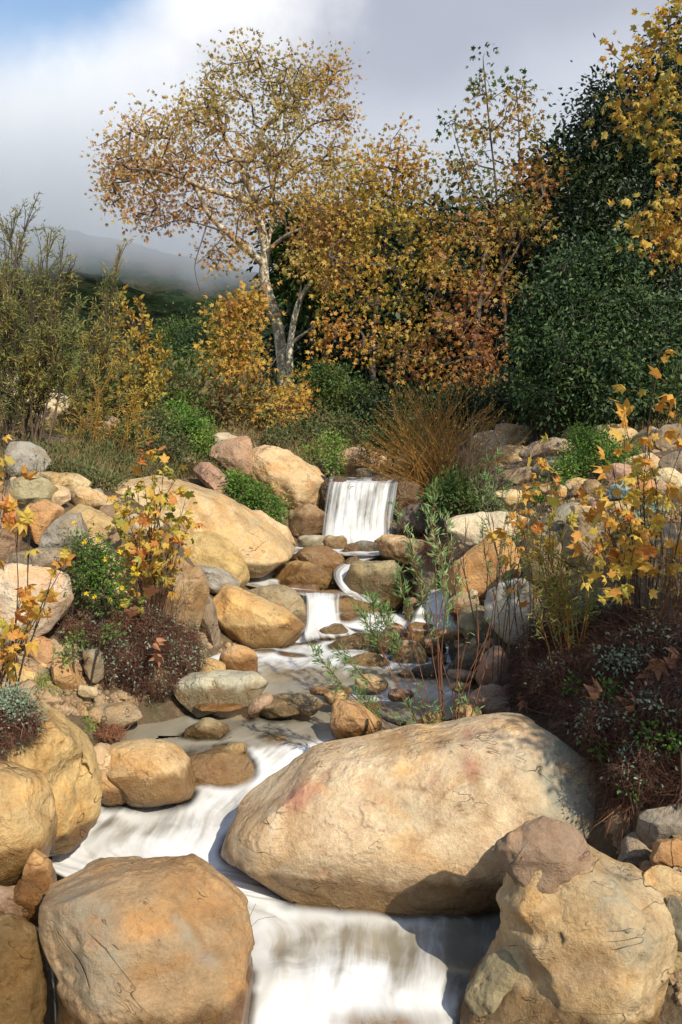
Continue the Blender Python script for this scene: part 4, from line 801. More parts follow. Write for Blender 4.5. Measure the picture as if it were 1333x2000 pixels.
norm_ = lambda a: a / (np.linalg.norm(a, axis=-1, keepdims=True) + 1e-9)
film('orange slab under thin', .3)
# the stones standing in the stream are wet up to a little above the water round them
_wv = np.concatenate([(lambda o, a: (o.data.vertices.foreach_get('co', a), a.reshape(-1, 3))[1])(o, np.empty(len(o.data.vertices) * 3, np.float32)) for o in COL.objects if o.type == 'MESH' and o.data.materials and o.data.materials[0] in (M_WATER, M_FALL)])
for o in COL.objects:
    if o.get('wet_z', -50) > -40 and o.parent is None:
        q = np.array(o.location); dd = np.hypot(_wv[:, 0] - q[0], _wv[:, 1] - q[1] + .1); r_ = max(o.dimensions) * .55; near = _wv[dd < r_]; lo_ = q[2] - o.dimensions[2] * .6
        near = near[(near[:, 2] > lo_) & (near[:, 2] < q[2] + o.dimensions[2] * .5)]
        if len(near) > 3: o['wet_z'] = max(float(np.median(near[:, 2])) + min(.32, .10 + .20 * o.dimensions[2]), o['wet_z'] - .06)
for o in COL.objects:
    if 'wet_z' in o.keys():
        a = o.data.attributes.new('wet_level', 'FLOAT', 'POINT'); a.data.foreach_set('value', np.full(len(o.data.vertices), o['wet_z'], np.float32)); del o['wet_z']
# how far each point of the water is from the stones, for the thin margins where they show through
from mathutils.bvhtree import BVHTree
_V, _F, _n0 = [], [], 0
for o in COL.objects:
    if o.type == 'MESH' and o.data.materials and o.data.materials[0] is M_ROCK and 'wet_level' in o.data.attributes:
        q = o.location + (o.parent.location if o.parent else Vector())
        if np.hypot(_wv[:, 0] - q[0], _wv[:, 1] - q[1]).min() > max(o.dimensions) * .6: continue
        n = len(o.data.vertices); a = np.empty(n * 3, np.float32); o.data.vertices.foreach_get('co', a); f = np.empty(len(o.data.polygons) * 3, np.int32); o.data.polygons.foreach_get('vertices', f)
        _V.append(a.reshape(-1, 3) + np.array(q)); _F.append(f.reshape(-1, 3) + _n0); _n0 += n
_bv = BVHTree.FromPolygons(np.concatenate(_V).tolist(), np.concatenate(_F).tolist())
for o in COL.objects:
    if o.type == 'MESH' and o.data.materials and o.data.materials[0] is M_WATER:
        n = len(o.data.vertices); a = np.empty(n * 3, np.float32); o.data.vertices.foreach_get('co', a); d_ = np.full(n, .5, np.float32)
        for i, p_ in enumerate(a.reshape(-1, 3).tolist()):
            h = _bv.find_nearest(p_, .4)
            if h[0] is not None: d_[i] = h[3] if (Vector(p_) - h[0]).dot(h[1]) > 0 else -h[3]
        t = o.data.attributes.new('shore', 'FLOAT', 'POINT'); t.data.foreach_set('value', d_)
# ------------------------------------------------------------------ leaves, stems, strands
def _tmpl(kind):
    if kind in ('star', 'starhi'):
        A = [-118, -58, 0, 58, 118]; Ln = [.42, .62, .72, .62, .42]; c = np.array([0, .34, 0]); Vv = [c]; Fc = []
        notch = [np.array([0, 0, 0])]
        for i in range(4):
            a = rad((A[i] + A[i + 1]) / 2); notch.append(c + np.array([math.sin(a) * .27, math.cos(a) * .27, -.015]))
        notch.append(np.array([0, 0, 0]))
        ni = []
        for p in notch[:-1]: ni.append(len(Vv)); Vv.append(p)
        ni.append(ni[0])
        for i in range(5):
            a = rad(A[i]); dr = np.array([math.sin(a), math.cos(a), 0]); sd = np.array([math.cos(a), -math.sin(a), 0])
            tip = c + dr * Ln[i] + [0, 0, -.16]; ti = len(Vv); Vv.append(tip)
            if kind == 'star': Fc.append((0, ni[i], ti, ni[i + 1]))
            else:
                l = c + dr * Ln[i] * .55 - sd * .18 + [0, 0, -.03]; r = c + dr * Ln[i] * .55 + sd * .18 + [0, 0, -.03]
                m = c + dr * Ln[i] * .5 + [0, 0, .02]; li, ri, mi = len(Vv), len(Vv) + 1, len(Vv) + 2; Vv += [l, r, m]
                Fc += [(0, ni[i], li, mi), (mi, li, ti, ri), (0, mi, ri, ni[i + 1])]
        if kind == 'starhi':
            b = len(Vv); Vv += [np.array([-.012, 0, 0]), np.array([.012, 0, 0]), np.array([.012, -.45, .12]), np.array([-.012, -.45, .12])]; Fc.append((b, b + 1, b + 2, b + 3))
        return np.array(Vv, float), np.array(Fc)
    if kind == 'lance':
        return np.array([(0, 0, 0), (-.09, .4, .03), (0, .45, -.01), (0, 1, -.08), (.09, .4, .03)], float), np.array([(0, 2, 3, 1), (0, 4, 3, 2)])
    if kind == 'oval':
        return np.array([(0, 0, 0), (-.24, .3, .07), (-.2, .7, .06), (0, 1, -.05), (.2, .7, .06), (.24, .3, .07)], float), np.array([(0, 3, 2, 1), (0, 5, 4, 3)])
    if kind == 'quad':
        return np.array([(0, 0, 0), (-.3, .5, .05), (0, 1, 0), (.3, .5, .05)], float), np.array([(0, 3, 2, 1)])
TM = {k: _tmpl(k) for k in ('star', 'starhi', 'lance', 'oval', 'quad')}
def norm(a): return a / (np.linalg.norm(a, axis=-1, keepdims=True) + 1e-9)
def leaves(name, pts, fwd, size, kind, mat, parent, tint, rng, up=.7, droop=.2):
    pts = np.asarray(pts); n = len(pts); T, Fc = TM[kind]
    f = norm((fwd if fwd is not None else rng.normal(size=(n, 3))) + np.array([0, 0, -droop])); nr = norm(rng.normal(size=(n, 3)) * .8 + np.array([0, 0, up]))
    s = norm(np.cross(f, nr)); nr = np.cross(s, f); size = np.asarray(size).reshape(-1, 1, 1) * np.ones((n, 1, 1))
    cz = 1 + rng.uniform(-1.6, 2.8, size=(n, 1, 1))        # each leaf curls differently
    V = pts[:, None] + size * (s[:, None] * T[None, :, :1] + f[:, None] * T[None, :, 1:2] + nr[:, None] * T[None, :, 2:] * cz)
    m = len(T); faces = (Fc[None] + (np.arange(n) * m)[:, None, None]).reshape(-1, 4)
    return mesh(name, V.reshape(-1, 3), faces, mat, parent, {'tint': np.repeat(np.clip(tint, 0, 1), m)}, smooth=False, loc=(parent.location if parent is not None else pts.mean(0)))

class Skel:
    def __init__(s): s.p = []; s.par = []; s.r = []; s.fixed = []
    def add(s, p, par, r=0.0): s.p.append(np.asarray(p, float)); s.par.append(par); s.r.append(r); return len(s.p) - 1
    def chain(s, pts, r0, r1, par=-1, n=None):
        c = catmull(pts, n or max(3, len(pts) * 4)); k = par
        for i, q in enumerate(c):
            if i == 0 and par >= 0: continue
            k = s.add(q, k, r0 + (r1 - r0) * i / (len(c) - 1))
        return k
    def nearest(s, p): return int(np.argmin(((np.array(s.p) - p) ** 2).sum(1)))
    def attach(s, targets, rng, seg=.4, rtip=.006, jit=.12, sag=0.0, power=.45, far=None):
        base = np.array(s.p[:1])[0]; T = np.asarray(targets); A0 = np.array(s.p)
        d0 = np.array([np.sqrt(((A0 - t) ** 2).sum(1)).min() for t in T]); order = np.argsort(d0); ends = {}
        buf = np.zeros((len(s.p) + len(T) * 14 + 50, 3)); n = len(s.p); buf[:n] = A0; first = n
        for t in order:
            q = T[t]; dd = ((buf[:n] - q) ** 2).sum(1); dd = dd + 1.5 * np.maximum(buf[:n, 2] - q[2], 0) ** 2
            k = int(np.argmin(dd)); L = math.sqrt(((buf[k] - q) ** 2).sum()); m = min(12, max(1, int(L / seg))); a = buf[k].copy()
            bow = rng.normal(size=3) * jit * L + np.array([0, 0, sag * L])
            for i in range(1, m + 1):
                u_ = i / m; pt = a * (1 - u_) + q * u_ + bow * math.sin(math.pi * u_) * (i < m) + (rng.normal(size=3) * .02 * L if i < m else 0)
                k = s.add(pt, k, 0.0); buf[n] = pt; n += 1
            ends[t] = k
        cnt = np.zeros(len(s.p)); 
        for k in ends.values(): cnt[k] += 1
        for i in range(len(s.p) - 1, 0, -1):
            if s.par[i] >= 0: cnt[s.par[i]] += cnt[i]
        for i in range(first, len(s.p)): s.r[i] = rtip * max(cnt[i], 1) ** power
        for i in range(len(s.p) - 1, 0, -1):      # a branch is no thicker than what carries it
            pr = s.par[i]
            if pr >= first: s.r[pr] = max(s.r[pr], s.r[i] * .98)
            elif pr >= 0 and i >= first: s.r[i] = min(s.r[i], max(s.r[pr], .01) * 1.0)
        return ends
    def build(s, name, mat, parent, sides=6, cut=0.0, dark=None):
        Pp = np.array(s.p); par = np.array(s.par); r = np.array(s.r); e = np.where((par >= 0) & (r >= cut))[0]; a, b = par[e], e
        d = np.zeros_like(Pp); d[b] = norm(Pp[b] - Pp[a])
        for i in range(len(Pp)):
            if par[i] < 0:
                ch = np.where(par == i)[0]; d[i] = d[ch[0]] if len(ch) else (0, 0, 1)
        ref = np.array([.31, .93, .17])
        def ring(dirs, P0, rr, k):
            u_ = norm(np.cross(dirs, ref)); v_ = np.cross(dirs, u_); th = np.arange(k) * 2 * np.pi / k
            return P0[:, None] + rr[:, None, None] * (u_[:, None] * np.cos(th)[None, :, None] + v_[:, None] * np.sin(th)[None, :, None])
        VV, FF, TT, off = [], [], [], 0
        for lo, hi, k in ((0, .015, 3), (.015, .06, 5), (.06, 9, 10)):
            sel = (r[b] >= lo) & (r[b] < hi)
            if not sel.any(): continue
            aa, bb = a[sel], b[sel]; ra = np.where(r[aa] > r[bb] * 1.8, r[bb] * 1.25, r[aa]); da = np.where((d[aa] * d[bb]).sum(1, keepdims=True) > .5, d[aa], d[bb])
            R0 = ring(da, Pp[aa], np.maximum(ra, r[bb]), k); R1 = ring(d[bb], Pp[bb], r[bb], k); n = len(aa)
            V = np.concatenate([R0, R1], 1).reshape(-1, 3); j = np.arange(k); f = np.stack([j, (j + 1) % k, (j + 1) % k + k, j + k], -1)
            FF.append((f[None] + (np.arange(n) * 2 * k)[:, None, None]).reshape(-1, 4) + off); VV.append(V); off += len(V)
            TT.append(np.repeat(np.clip((.075 - r[bb]) / .05, 0, 1) if dark is None else np.full(n, dark), 2 * k))
        return mesh(name, np.concatenate(VV), np.concatenate(FF), mat, parent, {'tint': np.concatenate(TT)}, loc=parent.location if parent is not None else None)

def in_blobs(blobs, n, rng, shell=.55):
    """points inside soft blobs given in the picture: (px, py, rx, ry, distance, depth radius in metres)"""
    bl = np.array(blobs, float); wgt = bl[:, 2] * bl[:, 3]; idx = rng.choice(len(bl), n, p=wgt / wgt.sum()); out = []
    d = norm(rng.normal(size=(n, 3))); rr = rng.uniform(0, 1, n) ** shell
    lump = 1 + .38 * fbm(d * 2.2 + idx[:, None] * 7.1, 3, 77)
    q = d * (rr * lump)[:, None]
    px = bl[idx, 0] + q[:, 0] * bl[idx, 2]; py = bl[idx, 1] - q[:, 2] * bl[idx, 3]; Y = bl[idx, 4] + q[:, 1] * bl[idx, 5]
    return np.array([P(a, b, c) for a, b, c in zip(px, py, Y)])
def spray(ends, rng, k, sd, spread=1.0):
    """k leaves about each twig end"""
    n = len(ends); o = rng.normal(size=(n * k, 3)) * sd; return np.repeat(ends, k, 0) + o, norm(o + rng.normal(size=o.shape) * sd * .5)
def crown_tint(pts, rng, seed, lo=.0, hi=1.0, sc=.8, jit=.2):
    t = .5 + .45 * fbm(pts * sc + seed, 3, seed) + rng.normal(size=len(pts)) * jit
    return lo + (hi - lo) * np.clip(t, 0, 1)
def foot(px, py, Y):
    q = P(px, py, Y); q[2] = float(ground_z([q[0]], [q[1]])[0]) - .05; return q

def tree(name, label, trunk, r0, limbs, blobs, nclust, kleaf, lsize, lsd, kind, lmat, bmat, seed, tint=(0, 1), group=None, rtip=.008, seg=.5, sag=.05, tsc=.8, shell=.55, up=.6, droop=.35, jit=.12, crown_parts=1, tcut=0.0, cat='tree', base=None, up_tint=None):
    """trunk: list of (px,py,Y); limbs: list of (chain, r0, r1)"""
    rng = np.random.RandomState(seed); b = base if base is not None else foot(*trunk[0]); root = empty(name, b, label, cat, group)
    S = Skel(); pts = [b] + [P(*t) for t in trunk[1:]] if base is None else [b] + [P(*t) for t in trunk]
    S.chain(pts, r0, r0 * .35, n=len(pts) * 4)
    for ch, a, c in limbs:
        q = [P(*t) for t in ch]; k = S.nearest(q[0]); S.chain([S.p[k]] + q[1:], a, c, par=k, n=len(q) * 4)
    ntr = len(S.p)
    T = in_blobs(blobs, nclust, rng, shell); S.attach(T, rng, seg=seg, rtip=rtip, jit=jit, sag=sag)
    S.build('trunk', bmat, root, cut=tcut)
    lp, lf = spray(T, rng, kleaf, lsd); tt = crown_tint(lp, rng, seed, *tint, sc=tsc)
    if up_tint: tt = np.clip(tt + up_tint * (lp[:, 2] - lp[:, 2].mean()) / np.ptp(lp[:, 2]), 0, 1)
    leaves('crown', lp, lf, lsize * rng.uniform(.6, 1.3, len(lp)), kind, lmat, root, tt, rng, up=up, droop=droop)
    return root

# ------------------------------------------------------------------ trees of the background
H = 30.0
tree('sycamore_tree', 'tall leaning sycamore with mottled pale trunk and thin amber crown, the largest tree',
  [(556, 760, H), (553, 722, H), (549, 680, H), (541, 627, H), (525, 575, H), (516, 538, H), (519, 491, H), (512, 449, H), (499, 390, H), (478, 344, H), (478, 323, H), (496, 297, H), (517, 249, H), (544, 218, H), (530, 150, H)], .225,
  [([(514, 520, H), (481, 486, H - .5), (444, 454, H - 1), (407, 417, H - 1.2), (381, 365, H - 1.5), (344, 328, H - 1.5), (300, 300, H - 1)], .14, .03),
   ([(499, 396, H), (465, 386, H - .6), (402, 368, H - 1.2), (360, 349, H - 2), (307, 333, H - 2), (250, 330, H - 2)], .12, .03),
   ([(516, 490, H), (560, 460, H - 1), (610, 440, H - 1.5), (660, 420, H - 2)], .08, .02), ([(505, 420, H), (540, 370, H + 1), (590, 330, H + 1.4), (650, 300, H + 1.5)], .09, .02),
   ([(478, 330, H), (440, 270, H + .6), (420, 200, H + 1), (400, 140, H + 1)], .08, .02), ([(517, 249, H), (570, 200, H), (620, 150, H), (645, 130, H)], .07, .02), ([(519, 491, H), (535, 420, H + 1), (540, 340, H + 1.5), (600, 250, H + 1.5), (680, 230, H + 1)], .08, .02),
   ([(407, 417, H - 1.2), (395, 470, H - 2), (381, 522, H - 2.2), (391, 570, H - 2.3)], .03, .008), ([(444, 454, H - 1), (412, 490, H - 1.6), (384, 515, H - 2)], .03, .01),
   ([(444, 454, H - 1), (400, 440, H - 1.8), (350, 430, H - 2), (290, 450, H - 2)], .04, .012)],
  [(490, 115, 70, 40, H, 1.5), (590, 150, 90, 45, H, 2), (650, 150, 45, 40, H, 1.5), (670, 230, 45, 50, H, 1.5), (560, 210, 100, 60, H, 2.2), (420, 170, 50, 55, H, 1.6), (400, 215, 75, 50, H, 2), (310, 250, 70, 45, H - .5, 1.8), (235, 310, 48, 62, H - 1, 1.5), (310, 340, 90, 62, H - 1, 2),
   (215, 380, 28, 40, H - 1, 1), (275, 430, 30, 45, H - 1.5, 1), (330, 410, 60, 35, H - 1, 1.2), (420, 300, 110, 60, H, 2.2), (550, 310, 110, 60, H, 2.4), (650, 320, 60, 55, H, 1.8), (600, 410, 80, 55, H, 2), (490, 400, 70, 45, H, 1.6), (400, 400, 40, 30, H - 1, 1), (432, 505, 48, 28, H - 1, 1), (470, 470, 30, 20, H - .7, .8), (640, 460, 60, 45, H - 1.5, 1.6), (690, 380, 40, 50, H - 1, 1.5)],
  900, 14, .13, .28, 'star', M_SYC, M_BARK, 11, tint=(.1, .95), rtip=.011, seg=.45, tsc=.5, up_tint=-.12)
tree('sycamore_tree', 'pale second sycamore stem rising beside the largest trunk, bending right',
  [(570, 760, H - 2), (566, 705, H - 2), (570, 654, H - 2), (581, 600, H - 2), (597, 567, H - 2), (617, 538, H - 2), (630, 505, H - 2), (655, 460, H - 2)], .13,
  [([(569, 675, H - 2), (590, 655, H - 2), (610, 640, H - 2), (620, 620, H - 2)], .07, .02), ([(575, 630, H - 2), (584, 590, H - 2.3), (590, 540, H - 2.5)], .06, .02)],
  [(670, 440, 55, 45, H - 2, 1.4), (640, 520, 40, 40, H - 2.4, 1), (600, 500, 40, 30, H - 2.4, 1)], 110, 12, .15, .26, 'star', M_SYC, M_BARK, 12, tint=(.15, .9), rtip=.01)
tree('sycamore_tree', 'broad golden sycamore right of the largest tree, its top thin against the cloud',
  [(735, 790, 27), (728, 700, 27), (735, 600, 27), (750, 500, 27), (765, 400, 27), (780, 290, 27)], .10,
  [([(735, 600, 27), (680, 540, 26.5), (640, 490, 26)], .08, .02), ([(745, 540, 27), (800, 480, 26.5), (840, 420, 26)], .08, .02)],
  [(782, 270, 32, 32, 27, .8), (745, 310, 50, 35, 27, 1), (810, 320, 40, 35, 27, 1), (710, 360, 55, 45, 27, 1.4), (790, 370, 80, 45, 27, 1.6), (740, 430, 100, 50, 26.5, 2), (690, 490, 75, 50, 26, 2), (820, 440, 70, 55, 26.5, 2), (770, 520, 90, 50, 26, 2), (660, 560, 60, 40, 26, 1.5), (850, 500, 50, 60, 26, 1.5), (700, 590, 40, 26, 26, 1), (790, 590, 70, 26, 26, 1.2), (650, 640, 40, 40, 25, 1), (720, 680, 60, 30, 25, 1), (620, 400, 50, 40, 27, 1), (780, 650, 50, 30, 24.5, 1), (640, 700, 40, 20, 25, 1)],
  350, 12, .145, .21, 'star', M_AUTUMN, M_DBARK, 13, tint=(.15, .9), rtip=.01, tsc=.6)
tree('sycamore_tree', 'slender upright young sycamore with few green brown leaves against the cloud',
  [(990, 800, 25), (988, 650, 25), (982, 540, 25), (975, 440, 25), (968, 350, 25), (958, 260, 25), (945, 130, 25)], .055,
  [([(980, 520, 25), (1005, 440, 25.3), (1015, 300, 25.5), (1010, 180, 25.5)], .05, .012), ([(975, 440, 25), (930, 380, 24.6), (900, 300, 24.5), (885, 250, 24.5)], .04, .01)],
  [(945, 135, 14, 28, 25, .4), (935, 185, 45, 30, 25, .8), (1010, 190, 38, 40, 25, .8), (895, 245, 34, 24, 25, .6), (960, 250, 80, 30, 25, 1), (1045, 255, 26, 50, 25, .7), (905, 320, 45, 30, 25, .8), (985, 325, 80, 35, 25, 1), (925, 385, 60, 35, 25, 1), (1020, 390, 60, 40, 25, 1)],
  150, 7, .15, .18, 'star', M_SLIM, M_TWIG and M_DBARK, 14, tint=(0, .95), rtip=.008, up_tint=-.3)
tree('sycamore_tree', 'russet leaved sycamore hiding the dark oaks in the right middle',
  [(930, 810, 24), (928, 700, 24), (935, 600, 24), (945, 500, 24)], .14, [([(930, 690, 24), (870, 620, 23), (830, 580, 23)], .06, .02), ([(935, 600, 24), (990, 520, 24), (1040, 430, 24)], .06, .02)],
  [(1060, 345, 60, 45, 25, 1), (1035, 430, 55, 45, 24, 1), (940, 460, 70, 40, 24, 1.2), (885, 540, 60, 45, 23.5, 1.2), (960, 560, 70, 50, 23.5, 1.4), (880, 640, 90, 50, 23, 1.6), (960, 660, 50, 60, 23.5, 1.2), (860, 720, 90, 42, 22.5, 1.4), (940, 730, 50, 40, 22.5, 1.2), (800, 700, 50, 30, 22.5, 1)],
  220, 11, .145, .20, 'star', M_RUSLEAF, M_DBARK, 15, tint=(.1, .95), rtip=.009, tsc=.6)
tree('sycamore_tree', 'low bushy sycamore with orange yellow leaves around the foot of the largest trunk',
  [(500, 830, 22), (498, 760, 22), (490, 680, 22), (480, 610, 22)], .07, [([(498, 760, 22), (540, 700, 22), (570, 660, 22)], .03, .01), ([(498, 750, 22), (450, 690, 22), (430, 640, 22)], .03, .01)],
  [(455, 610, 40, 30, 22, .8), (490, 590, 32, 26, 22, .8), (466, 650, 55, 40, 22, 1.0), (435, 690, 40, 35, 22, 1), (495, 700, 32, 40, 21.5, 1.0), (460, 750, 55, 40, 21.5, 1.2), (540, 790, 45, 34, 21, 1.2), (490, 810, 60, 32, 21, 1.2), (590, 770, 25, 30, 22, .7), (420, 700, 25, 30, 22, .6)],
  290, 10, .13, .18, 'star', M_AUTUMN, M_DBARK, 16, tint=(.25, 1), rtip=.007, tsc=.7)
# dark oaks behind
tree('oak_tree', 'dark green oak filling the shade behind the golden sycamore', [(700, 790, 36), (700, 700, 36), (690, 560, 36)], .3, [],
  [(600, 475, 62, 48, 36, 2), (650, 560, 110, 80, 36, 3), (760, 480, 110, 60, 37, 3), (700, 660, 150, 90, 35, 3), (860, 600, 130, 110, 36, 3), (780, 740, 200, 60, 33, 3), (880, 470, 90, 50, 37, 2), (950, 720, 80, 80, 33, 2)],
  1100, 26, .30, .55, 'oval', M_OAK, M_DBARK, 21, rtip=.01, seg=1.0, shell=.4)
tree('oak_tree', 'green oak whose bright leaves show just right of the largest trunk', [(620, 770, 33), (610, 660, 33), (595, 520, 33)], .2, [],
  [(585, 450, 45, 32, 33, 1.5), (570, 500, 40, 40, 33, 1.5), (620, 480, 40, 40, 33, 1.5), (600, 560, 50, 50, 33, 1.5)], 220, 24, .24, .40, 'oval', M_OAKB, M_DBARK, 22, tint=(0, .6), seg=1.0, shell=.45)
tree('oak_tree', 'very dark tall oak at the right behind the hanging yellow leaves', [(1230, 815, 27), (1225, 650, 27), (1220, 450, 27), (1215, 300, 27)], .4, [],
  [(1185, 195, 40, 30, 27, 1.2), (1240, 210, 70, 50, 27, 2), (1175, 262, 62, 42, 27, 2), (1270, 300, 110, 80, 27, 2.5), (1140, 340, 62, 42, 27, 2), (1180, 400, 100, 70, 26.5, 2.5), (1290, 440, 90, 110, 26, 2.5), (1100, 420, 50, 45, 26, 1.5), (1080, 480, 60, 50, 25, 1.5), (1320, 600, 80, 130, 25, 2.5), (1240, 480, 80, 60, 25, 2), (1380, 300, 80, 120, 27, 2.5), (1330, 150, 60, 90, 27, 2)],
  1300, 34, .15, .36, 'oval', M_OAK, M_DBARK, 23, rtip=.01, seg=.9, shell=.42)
tree('oak_tree', 'olive brown leaved oak between slender young sycamore and very dark oak', [(1060, 800, 29), (1060, 600, 29), (1050, 450, 29)], .2, [],
  [(1100, 320, 40, 40, 29, 1.5), (1060, 400, 60, 50, 29, 2), (1000, 470, 70, 50, 29, 2), (1050, 560, 80, 70, 28, 2), (960, 440, 50, 35, 30, 1.5), (1120, 380, 50, 60, 28.5, 1.5)], 420, 20, .24, .42, 'oval', M_OAK, M_DBARK, 24, seg=.9, shell=.45, tint=(.3, 1))
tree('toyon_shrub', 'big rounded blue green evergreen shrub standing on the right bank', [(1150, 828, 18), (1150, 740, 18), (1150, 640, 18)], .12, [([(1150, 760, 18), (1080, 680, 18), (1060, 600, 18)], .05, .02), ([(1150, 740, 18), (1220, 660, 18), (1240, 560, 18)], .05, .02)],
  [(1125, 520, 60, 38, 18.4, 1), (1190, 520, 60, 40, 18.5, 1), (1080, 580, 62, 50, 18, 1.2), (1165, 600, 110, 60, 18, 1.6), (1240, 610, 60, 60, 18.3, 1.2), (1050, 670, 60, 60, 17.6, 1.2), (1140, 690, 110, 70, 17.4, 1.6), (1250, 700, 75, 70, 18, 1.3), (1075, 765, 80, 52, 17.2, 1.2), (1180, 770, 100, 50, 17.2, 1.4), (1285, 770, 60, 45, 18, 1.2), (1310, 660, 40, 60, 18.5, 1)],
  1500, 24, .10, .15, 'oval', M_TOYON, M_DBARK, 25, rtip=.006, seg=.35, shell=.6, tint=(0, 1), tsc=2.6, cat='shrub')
# farther trees in the valley
for i, (px, py, rx, ry, Y, lab, mt) in enumerate([
 (350, 672, 34, 34, 62, 'rounded green tree in the valley right of the orange poplar bush', M_OAKB), (400, 690, 40, 30, 55, 'dark green tree in the valley just left of the low bushy sycamore', M_OAK),
 (440, 650, 44, 34, 58, 'mid green tree peeping over the low bushy sycamore', M_OAKB), (300, 700, 40, 26, 66, 'small green tree low in the valley under the hillside', M_OAKB), (250, 690, 46, 40, 60, 'dark tree in the valley behind the willows', M_OAK),
 (360, 740, 60, 40, 44, 'brown green thicket tree behind the left shrubs', M_OAKB), (160, 700, 80, 60, 48, 'dim green tree behind the leftmost willow', M_OAK), (30, 720, 90, 60, 46, 'dim green tree at the left edge behind the willow', M_OAK), (610, 700, 70, 60, 44, 'dark tree low behind the second sycamore stem', M_OAK)]):
    tree('valley_tree', lab, [(px, 800, Y), (px, py + ry * .6, Y)], .2, [], [(px, py, rx, ry, Y, 2.5), (px - rx * .4, py + ry * .9, rx, ry * .8, Y, 2.5), (px + rx * .4, py + ry * 1.3, rx, ry, Y - 1, 2.5)], 240, 44, .20, .6, 'oval', mt, M_DBARK, 40 + i, seg=1.5, shell=.4, group='trees down the valley')
# ------------------------------------------------------------------ stems with leaves: willows, saplings, twig bushes
def stemplant(name, label, base, tips, lkind, lsize, lmat, smat, seed, nside=8, side=.25, kper=6, start=.3, r0=.012, bow=.15, tint=(0, 1), cat='shrub', group=None, spreadbase=.05, up=.4, droop=.1, lsd=.02, tjit=.2, fwdmix=.6, flower=None, stemtint=None, sidejit=.6):
    """base (px,py,Y) or world point; tips: (px,py,Y) ends of the main stems; leaves sit along side twigs from 'start' up"""
    rng = np.random.RandomState(seed); b = foot(*base) if len(base) == 3 and base[1] > 50 else np.array(base); root = empty(name, b, label, cat, group)
    S = Skel(); lp, lf = [], []; r_n = S.add(b, -1, r0)
    for t in tips:
        q = P(*t) if len(t) == 3 and abs(t[0]) + abs(t[1]) > 40 else np.array(t); b0 = b + rng.normal(size=3) * [spreadbase, spreadbase, 0]; L = np.linalg.norm(q - b0)
        side_v = (q - b0) * [1, 1, 0]; c1 = b0 + (q - b0) * .5 - side_v * bow * rng.uniform(.4, 1.2) + rng.normal(size=3) * .04 * L
        rr = r0 * (.6 + .5 * min(1, L / 1.5)); n = 10; ch = catmull([b0, b0 * .5 + c1 * .5, c1, c1 * .5 + q * .5 + rng.normal(size=3) * .02 * L, q], n)
        k = S.add(ch[0], r_n, rr); ids = [k]
        for i in range(1, n): k = S.add(ch[i], k, rr * (1 - .8 * i / (n - 1))); ids.append(k)
        main = norm(ch[-1] - ch[-3])
        for j in range(nside):
            u_ = start + (1 - start) * (j + rng.rand()) / nside; i = min(n - 2, int(u_ * (n - 1))); f = u_ * (n - 1) - i; a = ch[i] * (1 - f) + ch[i + 1] * f; tang = norm(ch[i + 1] - ch[i])
            dr = norm(tang * .8 + norm(rng.normal(size=3)) * sidejit); l = side * L * (1 - .65 * u_) * rng.uniform(.5, 1.2); e = a + dr * l + np.array([0, 0, .04 * l]); m = (a + e) / 2 + rng.normal(size=3) * .05 * l
            k1 = S.add(m, ids[i], rr * .28); S.add(e, k1, rr * .16)
            for g in range(kper):
                w_ = (g + .6) / kper; pt = a + (e - a) * w_ + rng.normal(size=3) * lsd; lp.append(pt); lf.append(dr * fwdmix + norm(rng.normal(size=3)) * (1 - fwdmix) * 1.4)
        for g in range(kper):
            lp.append(ch[-1] - main * .03 * g * L * .3 + rng.normal(size=3) * lsd); lf.append(main * fwdmix + norm(rng.normal(size=3)) * (1 - fwdmix) * 1.4)
    S.build('stems', smat, root, dark=stemtint if stemtint is not None else .5)
    if kper and lkind:
        lp, lf = np.array(lp), np.array(lf); tt = tint[0] + (tint[1] - tint[0]) * np.clip(.5 + .4 * fbm(lp * 3 + seed, 2, seed) + rng.normal(size=len(lp)) * tjit, 0, 1)
        leaves('leaves', lp, lf, lsize * rng.uniform(.55, 1.25, len(lp)), lkind, lmat, root, tt, rng, up=up, droop=droop)
        if flower:
            idx = rng.choice(len(lp), flower, replace=False); n8 = 6; th = np.linspace(0, 2 * np.pi, n8, endpoint=False)
            fp = np.repeat(lp[idx] + [0, -.03, .05], n8, 0); ff = np.tile(np.stack([np.cos(th), np.sin(th) * .6, np.sin(th) * .6], -1), (flower, 1))
            leaves('flowers', fp, ff, .03, 'quad', M_PETAL, root, rng.rand(len(fp)), rng, up=.2, droop=0)
    return root
def fan(cx, cy, rx, ry, Y, dY, n, seed, low=.0):
    """ends of n stems spread in an ellipse of the picture, denser towards its rim"""
    r = np.random.RandomState(seed); out = []
    while len(out) < n:
        a = r.uniform(0, math.pi) if low == 0 else r.uniform(-low, math.pi + low); q = r.uniform(.45, 1) ** .7
        out.append((cx + math.cos(a) * rx * q, cy - math.sin(a) * ry * q, Y + r.uniform(-dY, dY)))
    return out
